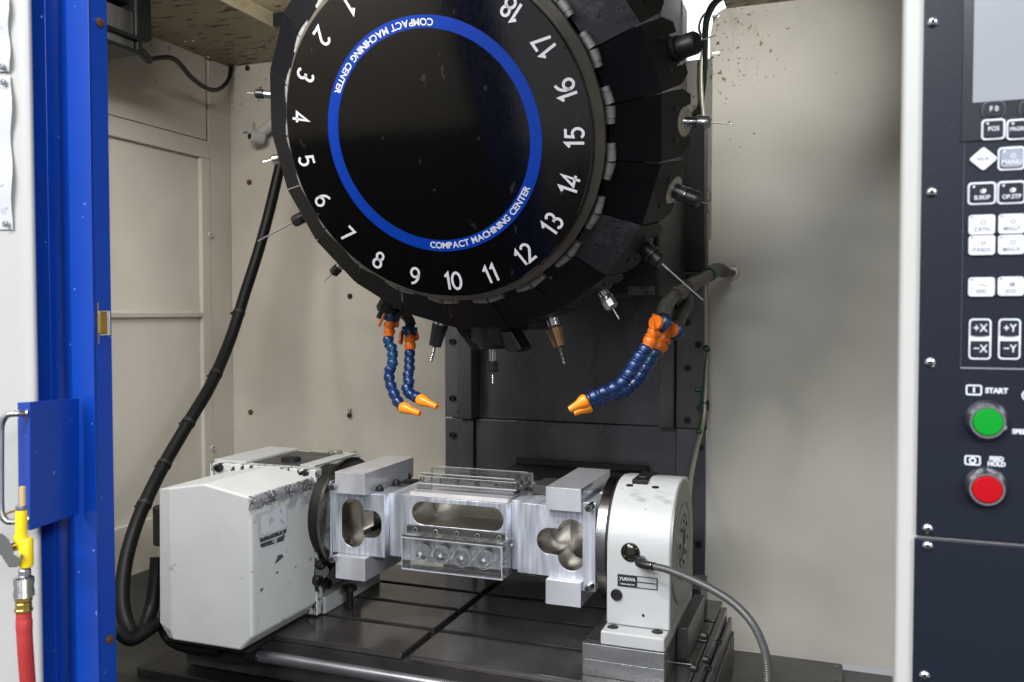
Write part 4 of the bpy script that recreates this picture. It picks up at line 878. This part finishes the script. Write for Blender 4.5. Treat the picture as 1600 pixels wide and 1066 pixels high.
# ------------------------------------------------------------------ blue sliding door
YD = .72
dr = thing('sliding_door', 'blue folded sheet sliding door pushed open at the left', 'door', (-.77, .75, .6))
def sheet(name, plan, z0, z1, m, parent, th=.0015, bev=.0):
    n = len(plan); b = MB(); b.add([(x, y, z0) for x, y in plan] + [(x, y, z1) for x, y in plan], [(i, i + 1, n + i + 1, n + i) for i in range(n - 1)])
    me = b.mesh(name, m, WM[parent].inverted()); o = link(name, me, parent, solid=th)
    if bev: md = o.modifiers.new('edge', 'BEVEL'); md.width = bev; md.segments = 3; md.limit_method = 'ANGLE'; md.angle_limit = R(20)
    return o
gx = lambda u, y: PY(u, 533, y).x
xa = gx(146, .728)
p1 = [(gx(50, .735), .735), (gx(79, .735), .735), (gx(104, .762), .762), (gx(104, .762) + .0005, .80)]
p2 = [(gx(106, .752) - .004, .752), (gx(113, .734), .734), (gx(146, .728), .728)]
q = PX(173.5, 533, gx(149, .732)); p2 += [(gx(149, .732), .732), (q.x, q.y), (q.x - .03, q.y + .001)]
sheet('door_panel', p1, -.35, 1.40, blue_m, dr, .0015, .003)
sheet('door_panel', p2, -.35, 1.40, blue_m, dr, .0015, .002)
sheet('door_back', [(-1.5, .79), (gx(110, .79), .79)], .66, 1.40, wall_l, dr)
sheet('door_window', [(-1.5, .79), (gx(110, .79), .79)], -.35, .655, dark_m, dr)  # unseen dark sheet added to darken the lower reflection in the magazine disc
for p in ((154.5, 36), (170, 999)):
    q = PX(*p, gx(149, .732)); part('bumper', MB().lathe([(0, .0052), (.003, .0052), (.004, .003)], q + Vector((-.0005, 0, 0)), (1, 0, 0), 18), rust_m, dr)
xs0 = gx(149, .732)
zA, zB = PX(160, 528, xs0), PX(160, 482, xs0)
part('latch_slot', MB().box(xs0 + .0008, xs0 + .0014, zA.y - .0045, zA.y + .010, PX(160, 524, xs0).z, PX(160, 486, xs0).z), mat('pale latch gap', (.5, .48, .4), .5), dr)
part('latch', MB().box(xs0 + .0014, xs0 + .004, zA.y - .007, zA.y + .0035, PX(160, 521, xs0).z, PX(160, 487, xs0).z), brass_m, dr, .0008)
part('latch_slide', MB().box(xs0 + .0014, xs0 + .002, zA.y - .0085, zA.y - .006, PX(157, 537, xs0).z, PX(157, 473, xs0).z), zinc_m, dr)
c1 = PY(29, 629, .662); c2 = PY(47, 628, .655); c3 = PY(122.5, 622, .726); c4 = PY(122.5, 802.5, .726); c5 = PY(47, 829, .655); c6 = PY(31, 822, .662)
b = MB().add([c1, c2, c5, c6, c3, c4], [(0, 1, 2, 3), (1, 4, 5, 2)])
me = b.mesh('handle_bracket', blue_m, WM[dr].inverted()); o = link('handle_bracket', me, dr, solid=.0025); md = o.modifiers.new('edge', 'BEVEL'); md.width = .0035; md.segments = 3; md.limit_method = 'ANGLE'; md.angle_limit = R(20)
h = [PY(42, 646, .655), PY(24, 646.5, .645), PY(10, 650, .642), PY(2, 664, .640), PY(1, 690, .640), PY(1, 780, .640), PY(2.5, 803, .640), PY(9, 813, .642), PY(18, 815.5, .645), PY(44, 812, .656)]
part('handle', MB().tube(spline(h, 6), .0033, 16), mat('brushed stainless', (.62, .61, .60), .28, 1.0, rvar=(30, U, .08)), dr)
for i in (0, -1): part('handle_washer', MB().cyl(h[i] + Vector((.0006, .001, 0)), h[i] + Vector((.0030, .0015, 0)), .0048, 18), zinc_m, dr)

# ------------------------------------------------------------------ white front cover with papers
ff = thing('front_cover', 'white sheet metal front cover at the far left edge', 'machine cover', (-.9, .70, .6))
cv = [(-1.5, .700)] + [(gx(u, y), y) for u, y in ((27, .700), (36, .7003), (44, .7012), (50, .7028), (55, .7052), (58, .7085), (59, .713))] + [(gx(54, .74), .74)]
b = MB(); nn = len(cv); b.add([(x, y, -.35) for x, y in cv] + [(x, y, 1.45) for x, y in cv], [(i, i + 1, nn + i + 1, nn + i) for i in range(nn - 1)], True)
part('cover_sheet', b, white_m, ff, sharp=80)
def paper(label, px, seed, marks):
    t = thing('paper_sheet', label, 'paper', PY(0, (px[0] + px[1]) / 2, .698), 'papers held by magnets')
    N = 14; b = MB(); rng = random.Random(seed); vs = []
    for i in range(N + 1):
        v = px[0] + (px[1] - px[0]) * i / N; u = px[2] + (px[3] - px[2]) * i / N + 1.6 * math.sin(i * 1.1 + seed) 
        yy = .6975 - .0016 * (1 + math.sin(i * .9 + seed)) * (0.15 if i in (0, N) else 1)
        for j, uu in enumerate((-60, -20, u - 8, u)): vs.append(PY(uu, v, .6985 if j < 2 else (yy + .0006 if j == 2 else yy)))
    b.add(vs, [(i * 4 + j, i * 4 + j + 1, i * 4 + j + 5, i * 4 + j + 4) for i in range(N) for j in range(3)], True)
    part('sheet', b, paper_m, t)
    for (a, c, d, e_) in marks: part('pen_mark', MB().tube([PY(a, c, .6955), PY((a + d) / 2, (c + e_) / 2 + 1, .6955), PY(d, e_, .6955)], .00022, 5), mat('blue pen', (.12, .14, .35), .6), t)
    return t
p_up = paper('white paper sheet held by a magnet, upper of the two', (-60, 112, 11, 16), 2, [(0, 43, 2, 42)])
p_lo = paper('white paper sheet with faint pen marks, lower of the two', (118, 359, 17, 19), 5, [(0, 291, 7, 287), (0, 327, 5, 326), (7, 326, 11, 324), (1, 332, 8, 330)])
for (p, lab) in (((4.5, 105), 'grey round magnet at the foot of the upper paper'), ((6.5, 129), 'grey round magnet at the head of the lower paper'), ((10, 350), 'grey round magnet at the foot of the lower paper')):
    q = PY(*p, .6945); o = part('magnet', MB().lathe([(0, .0032), (.0025, .0032), (.0032, .0024)], q, (0, -1, 0), 20), mat('grey magnet', (.30, .30, .31), .35, .6), None); tag(o, lab, 'magnet', 'paper magnets')

# ------------------------------------------------------------------ air gun hung on the door handle, with red hose
YG = .632
ag = thing('air_gun', 'yellow air blow gun hanging from the blue door handle', 'air gun', PY(38, 830, YG))
def gl(name, prof, top, m, n=20, smooth=True): # lathe down a vertical axis: prof in (v pixel, radius in pixels)
    s_ = (PY(38, 830, YG) - PY(38, 831, YG)).length
    part(name, MB().lathe([((v - top[1]) * s_, r * s_) for v, r in prof], PY(top[0], top[1], YG), Vector((top[2] * s_, 0, -1)) if len(top) > 2 else (0, 0, -1), n, True, smooth), m, ag)
wood = mat('pale brass nozzle tip', (.62, .47, .25), .4, .35)
gl('nozzle_tip', [(760, 3.5), (761, 5.0), (790, 5.0)], (35.0, 760), wood)
gl('nozzle_nut', [(789, 5.8), (791, 8.0), (796, 8.4), (798, 7.8)], (33, 789), zinc_m, 12)
s_ = (PY(38, 830, YG) - PY(38, 831, YG)).length
part('barrel', MB().lathe([(0, 8.2 * s_), (4 * s_, 8.6 * s_), (40 * s_, 8.6 * s_), (60 * s_, 7.8 * s_)], PY(33.5, 797, YG), Vector((-.04, 0, -1)), 20), yel_m, ag)
part('grip', MB().lathe([(0, 9 * s_), (3 * s_, 10.4 * s_), (40 * s_, 10.2 * s_), (44 * s_, 9.6 * s_), (46 * s_, 7 * s_)], PY(40.5, 841, YG), (0, 0, -1), 24), yel_m, ag)
part('bridge', MB().tube([PY(30, 835, YG), PY(34, 848, YG), PY(42, 852, YG)], 9.5 * s_, 16), yel_m, ag)
part('pivot_nut', MB().cyl(PY(29, 852, YG - .004), PY(19, 856, YG - .006), 7.2 * s_, 6, smooth=False), brass_m, ag, .0005)
part('lever', MB().hexa([PY(u, v, YG - .010) for u, v in ((-12, 832), (6, 834), (14, 842), (22, 866), (31, 872), (33, 864), (37, 868), (28, 886), (14, 887), (2, 868), (-12, 862))],
                        [PY(u, v, YG - .004) for u, v in ((-12, 832), (6, 834), (14, 842), (22, 866), (31, 872), (33, 864), (37, 868), (28, 886), (14, 887), (2, 868), (-12, 862))]), mat('grey lever steel', (.26, .26, .26), .4, .8), ag, .0006)
part('hook', MB().tube(spline([PY(6, 806, .640), PY(14, 801, .634), PY(24, 799, YG), PY(27, 806, YG), PY(26, 832, YG)], 5), 1.9 * s_, 10), brass_m, ag)
part('plug_nut', MB().lathe([((v - 888) * s_, r * s_) for v, r in ((888, 7.4), (891, 9.2), (898, 9.2), (901, 7))], PY(38.5, 888, YG), (0, 0, -1), 8, True, False), zinc_m, ag, .0004)
cp = [(900, 10)]
for i in range(9): cp += [(903 + 3.2 * i, 14.5 - (1.0 if 2 < i < 6 else 0)), (905.4 + 3.2 * i, 15.2 - (1.0 if 2 < i < 6 else 0)), (905.9 + 3.2 * i, 13.8 - (1.0 if 2 < i < 6 else 0))]
part('coupler', MB().lathe([((v - 900) * s_, r * s_) for v, r in cp + [(932, 11)]], PY(37, 900, YG), (0, 0, -1), 28), mat('dull chrome', (.55, .54, .52), .25, 1.0), ag)
part('hose_nut', MB().lathe([((v - 931) * s_, r * s_) for v, r in ((931, 11.5), (932, 13), (939, 13), (940, 11.2), (941, 11.2), (942, 12), (950, 12), (951, 13.4), (955, 13.4), (956, 12))], PY(36.5, 931, YG), (0, 0, -1), 8, True, False), brass_m, ag, .0004)
t = thing('air_hose', 'red rubber air hose dropping from the yellow air gun', 'hose', PY(37, 955, YG))
part('sheath', MB().tube(spline([PY(37, 954, YG), PY(37.5, 970, YG), PY(38, 985, YG), PY(40, 1020, YG + .002), PY(45, 1090, YG + .01)], 8), [11.2 * s_] * 8 + [11.9 * s_] * 8 + [11.4 * s_] * 17, 20), redh_m, t)

# ------------------------------------------------------------------ control panel at the right
YP = .72
cpn = thing('control_panel', 'dark control panel in a white frame with keys and push buttons', 'control panel', (.25, .74, .6))
part('panel_frame', MB().box(.0405, .60, .7215, .748, -.35, 1.45), white_m, cpn, .0035, 4)
xl = PY(1436, 533, YP - .002).x
zc_ = PY(1450, 840, YP - .002).z
part('panel_plate', MB().box(xl, .60, YP - .0015, .7210, zc_ + .0006, 1.40), panel_m, cpn, .0012)
part('panel_plate', MB().box(xl - .001, .60, YP - .0015, .7210, -.35, zc_ - .0008), panel_m, cpn, .0012)
for p in ((1457, 36), (1455.5, 301), (1453, 566), (1449, 825), (1449, 852), (1444, 1054)):
    q = PY(p[0], p[1], YP); screw(cpn, (q.x, YP - .0015, q.z), (0, -1, 0), .0038, .0026, chrome_m, dome=True)
def lp(u, v, dy): q = PY(u, v, YP - .0015); return Vector((q.x, YP - .0015 - dy, q.z))
def pbox(name, u0, v0, u1, v1, dy0, dy1, m, bev=.0003, parent=None):
    a = lp(u0, v0, 0); b_ = lp(u1, v1, 0); return part(name, MB().box(a.x, b_.x, YP - .0015 - dy1, YP - .0015 - dy0, a.z, b_.z), m, parent or cpn, bev)
ax0 = lp(1505, 300, 0).x
pbox('screen_bezel', 1507, -60, 1790, 205, .0003, .0012, bez_m)
pbox('screen', 1523, -60, 1790, 142, .0013, .0018, screen_m)
part('trim_line', MB().box(ax0, ax0 + .0003, YP - .0020, YP - .0017, lp(1505, 574, 0).z, 1.39), leg_m if False else mat('faint trim line', (.07, .075, .095), .5), cpn)
part('trim_line', MB().box(ax0, .60, YP - .0022, YP - .0017, lp(1505, 574, 0).z - .0009, lp(1505, 574, 0).z), mat('worn trim edge', (.22, .23, .25), .5), cpn)
def kframe(u0, v0, u1, v1, r=.0028, wd=.0013, m=leg_m, up=0.0):
    a = lp(u0, v0, 0); b_ = lp(u1, v1, 0); w_, h_ = b_.x - a.x, a.z - b_.z; c = ((a.x + b_.x) / 2, YP - .0015 - .0006 - up, (a.z + b_.z) / 2)
    return link('key_frame', outline([rrect(w_, h_, r), rrect(w_ - 2 * wd, h_ - 2 * wd, max(r - wd, .0005))], .0003, m, 'key_frame'), cpn, FRONT(c)), c, w_, h_
def key(u0, v0, u1, v1, m, txt, tm, r=.0022, size=.0042, dy=0.0, led=None, inset=.0017, icon=None, th=.0009, up=0.0):
    a = lp(u0, v0, 0); b_ = lp(u1, v1, 0); w_, h_ = b_.x - a.x, a.z - b_.z; cx, cz = (a.x + b_.x) / 2, (a.z + b_.z) / 2
    k = link('key', outline([rrect(w_ - 2 * inset, h_ - 2 * inset, r)], th, m, 'key', .0003), cpn, FRONT((cx, YP - .0015 - th - .0003 - up, cz)))
    f = YP - .0015 - 2 * th - .0008 - up
    if txt: link('legend', text_mesh(txt, size, tm, .00005, .92, .00005), k, FRONT((cx, f, cz + dy)))
    if led: link('led', outline([circle2(.0008, 12)], .00005, led, 'led'), k, FRONT((cx - w_ / 2 + inset + .0021, f, cz + h_ / 2 - inset - .0016)))
    if icon: link('icon', outline(icon, .00005, tm, 'icon'), k, FRONT((cx + .0010, f, cz + .0016)))
    return k
gear = [circle2(.0017, 14), circle2(.0012, 14)]
wave = [[(-.0030, .0004), (-.0015, .0008), (0, .0), (.0015, -.0006), (.003, -.0002), (.003, -.0007), (.0015, -.0011), (0, -.0005), (-.0015, .0003), (-.003, -.0001)]]
stack = [rrect(.0030, .0022, .0005), rrect(.0021, .0013, .0003)]
hump = [[(-.0021, -.0013)] + [(-.0005 + .0021 * math.cos(R(a)), .0016 * math.sin(R(a)) - .0001) for a in range(90, -91, -15)] + [(-.0021, -.0013), (-.0021, -.0009), (-.0007, -.0009), (-.0007, .0008), (-.0021, .0008)]]
key(1534, 160, 1570, 184, key_m, 'F 0', leg_m, .0042, .0050, inset=.0006, up=.0011)
kframe(1534, 160, 1570, 184, .0046, .0006, mat('dim key edge', (.12, .13, .16), .3), .0011)
key(1592, 158, 1628, 182, key_m, 'F 1', leg_m, .0042, .0050, inset=.0006, up=.0011)
kframe(1592, 158, 1628, 182, .0046, .0006, mat('dim key edge', (.12, .13, .16), .3), .0011)
for u0, tx in ((1533, 'POS'), (1572, 'PRGRM')): kframe(u0, 188, u0 + 37, 218, up=.0011); key(u0, 188, u0 + 37, 218, key_m, tx, leg_m, led=leg_m, size=.0044 if tx == 'POS' else .0038, up=.0011)
a = lp(1536, 249, 0)
k = link('key', outline([[(p[0] * .707 - p[1] * .707, (p[0] * .707 + p[1] * .707) * .93) for p in rrect(.0134, .0134, .0020)]], .0006, keyw_m, 'key', .0003), cpn, FRONT((a.x, YP - .0025, a.z)))
link('legend', text_mesh('RELSE', .0034, legd_m, .00005, .92, .0), k, FRONT((a.x, YP - .0036, a.z)))
kframe(1559, 231, 1601, 265); key(1559, 231, 1601, 265, keyg_m, 'MANU', leg_m, size=.0048, dy=-.0030, led=leg_m, icon=gear)
kframe(1512, 286, 1556, 319); key(1512, 286, 1556, 319, key_m, 'B.SKIP', leg_m, size=.0042, dy=-.0033, led=leg_m, icon=hump)
kframe(1558, 284, 1602, 318); key(1558, 284, 1602, 318, key_m, 'OP.STP', leg_m, size=.0042, dy=-.0033, led=leg_m, icon=hump)
for u0, v0, tx, ic in ((1512.5, 336.5, 'Z.RTN', gear), (1559, 335, 'MAG.F', gear), (1512.5, 368.5, 'P.INDX', stack), (1558.5, 367.5, 'MAG.R', gear), (1512, 433.5, 'RPD', wave), (1558, 432.5, 'JOG', hump)):
    key(u0, v0, u0 + 42, v0 + 30.5, keyw_m, tx, legd_m, size=.0040, dy=-.0034, led=legd_m, inset=.0002, icon=ic, r=.0022)
for u0, ax_ in ((1514, 'X'), (1560, 'Y')):
    kf, c, w_, h_ = kframe(u0, 498, u0 + 34, 562, .0028, .0011)
    pbox('key_bridge', u0 + 2, 525, u0 + 32, 533, .0004, .0008, leg_m, 0)
    key(u0 + 2, 499.5, u0 + 32, 527, key_m, '+' + ax_, leg_m, size=.0078, inset=.0009)
    key(u0 + 2, 531.5, u0 + 32, 559, key_m, '\u2212' + ax_, leg_m, size=.0078, inset=.0009)
def ptext(s, u, v, size, off=.0002, ax='CENTER'): link('legend', text_mesh(s, size, leg_m, .0001, .95, off, ax), cpn, FRONT(lp(u, v, .0004)))
kframe(1509, 601, 1534, 618, .0014, .0010); pbox('legend', 1520.3, 605, 1523, 613.5, .0004, .0008, leg_m, 0)
ptext('START', 1557, 611, .0052); ptext('SPEED', 1596, 675, .0046)
kframe(1507, 711, 1532, 727.5, .0014, .0010); link('legend', outline([circle2(.0024, 20), circle2(.0013, 16)], .0002, leg_m, 'legend'), cpn, FRONT(lp(1519.5, 719.5, .0006)))
ptext('FEED', 1557, 717.5, .0044); ptext('HOLD', 1557, 725.5, .0044)
link('legend', outline([circle2(.0040, 20, a0=60, a1=250) + circle2(.0030, 20, a0=250, a1=60)], .0002, leg_m, 'legend'), cpn, FRONT(lp(1606, 618, .0006)))
for (u, v, m, lab) in ((1541, 658, grn_m, 'green start button'), (1540, 762, red_m, 'red feed hold button')):
    c = lp(u, v, 0)
    o = part('push_button', MB().lathe([(.0, .0098), (.0085, .0098), (.0092, .0090), (.0094, .001)], c, (0, -1, 0), 40), m, cpn, label=lab)
    part('bezel', MB().lathe([(0, .0150), (.002, .0148), (.0060, .0125), (.0078, .0115), (.0078, .0103), (.001, .0101)], c, (0, -1, 0), 48), mat('dark chrome bezel', (.55, .55, .57), .22, 1.0), o)
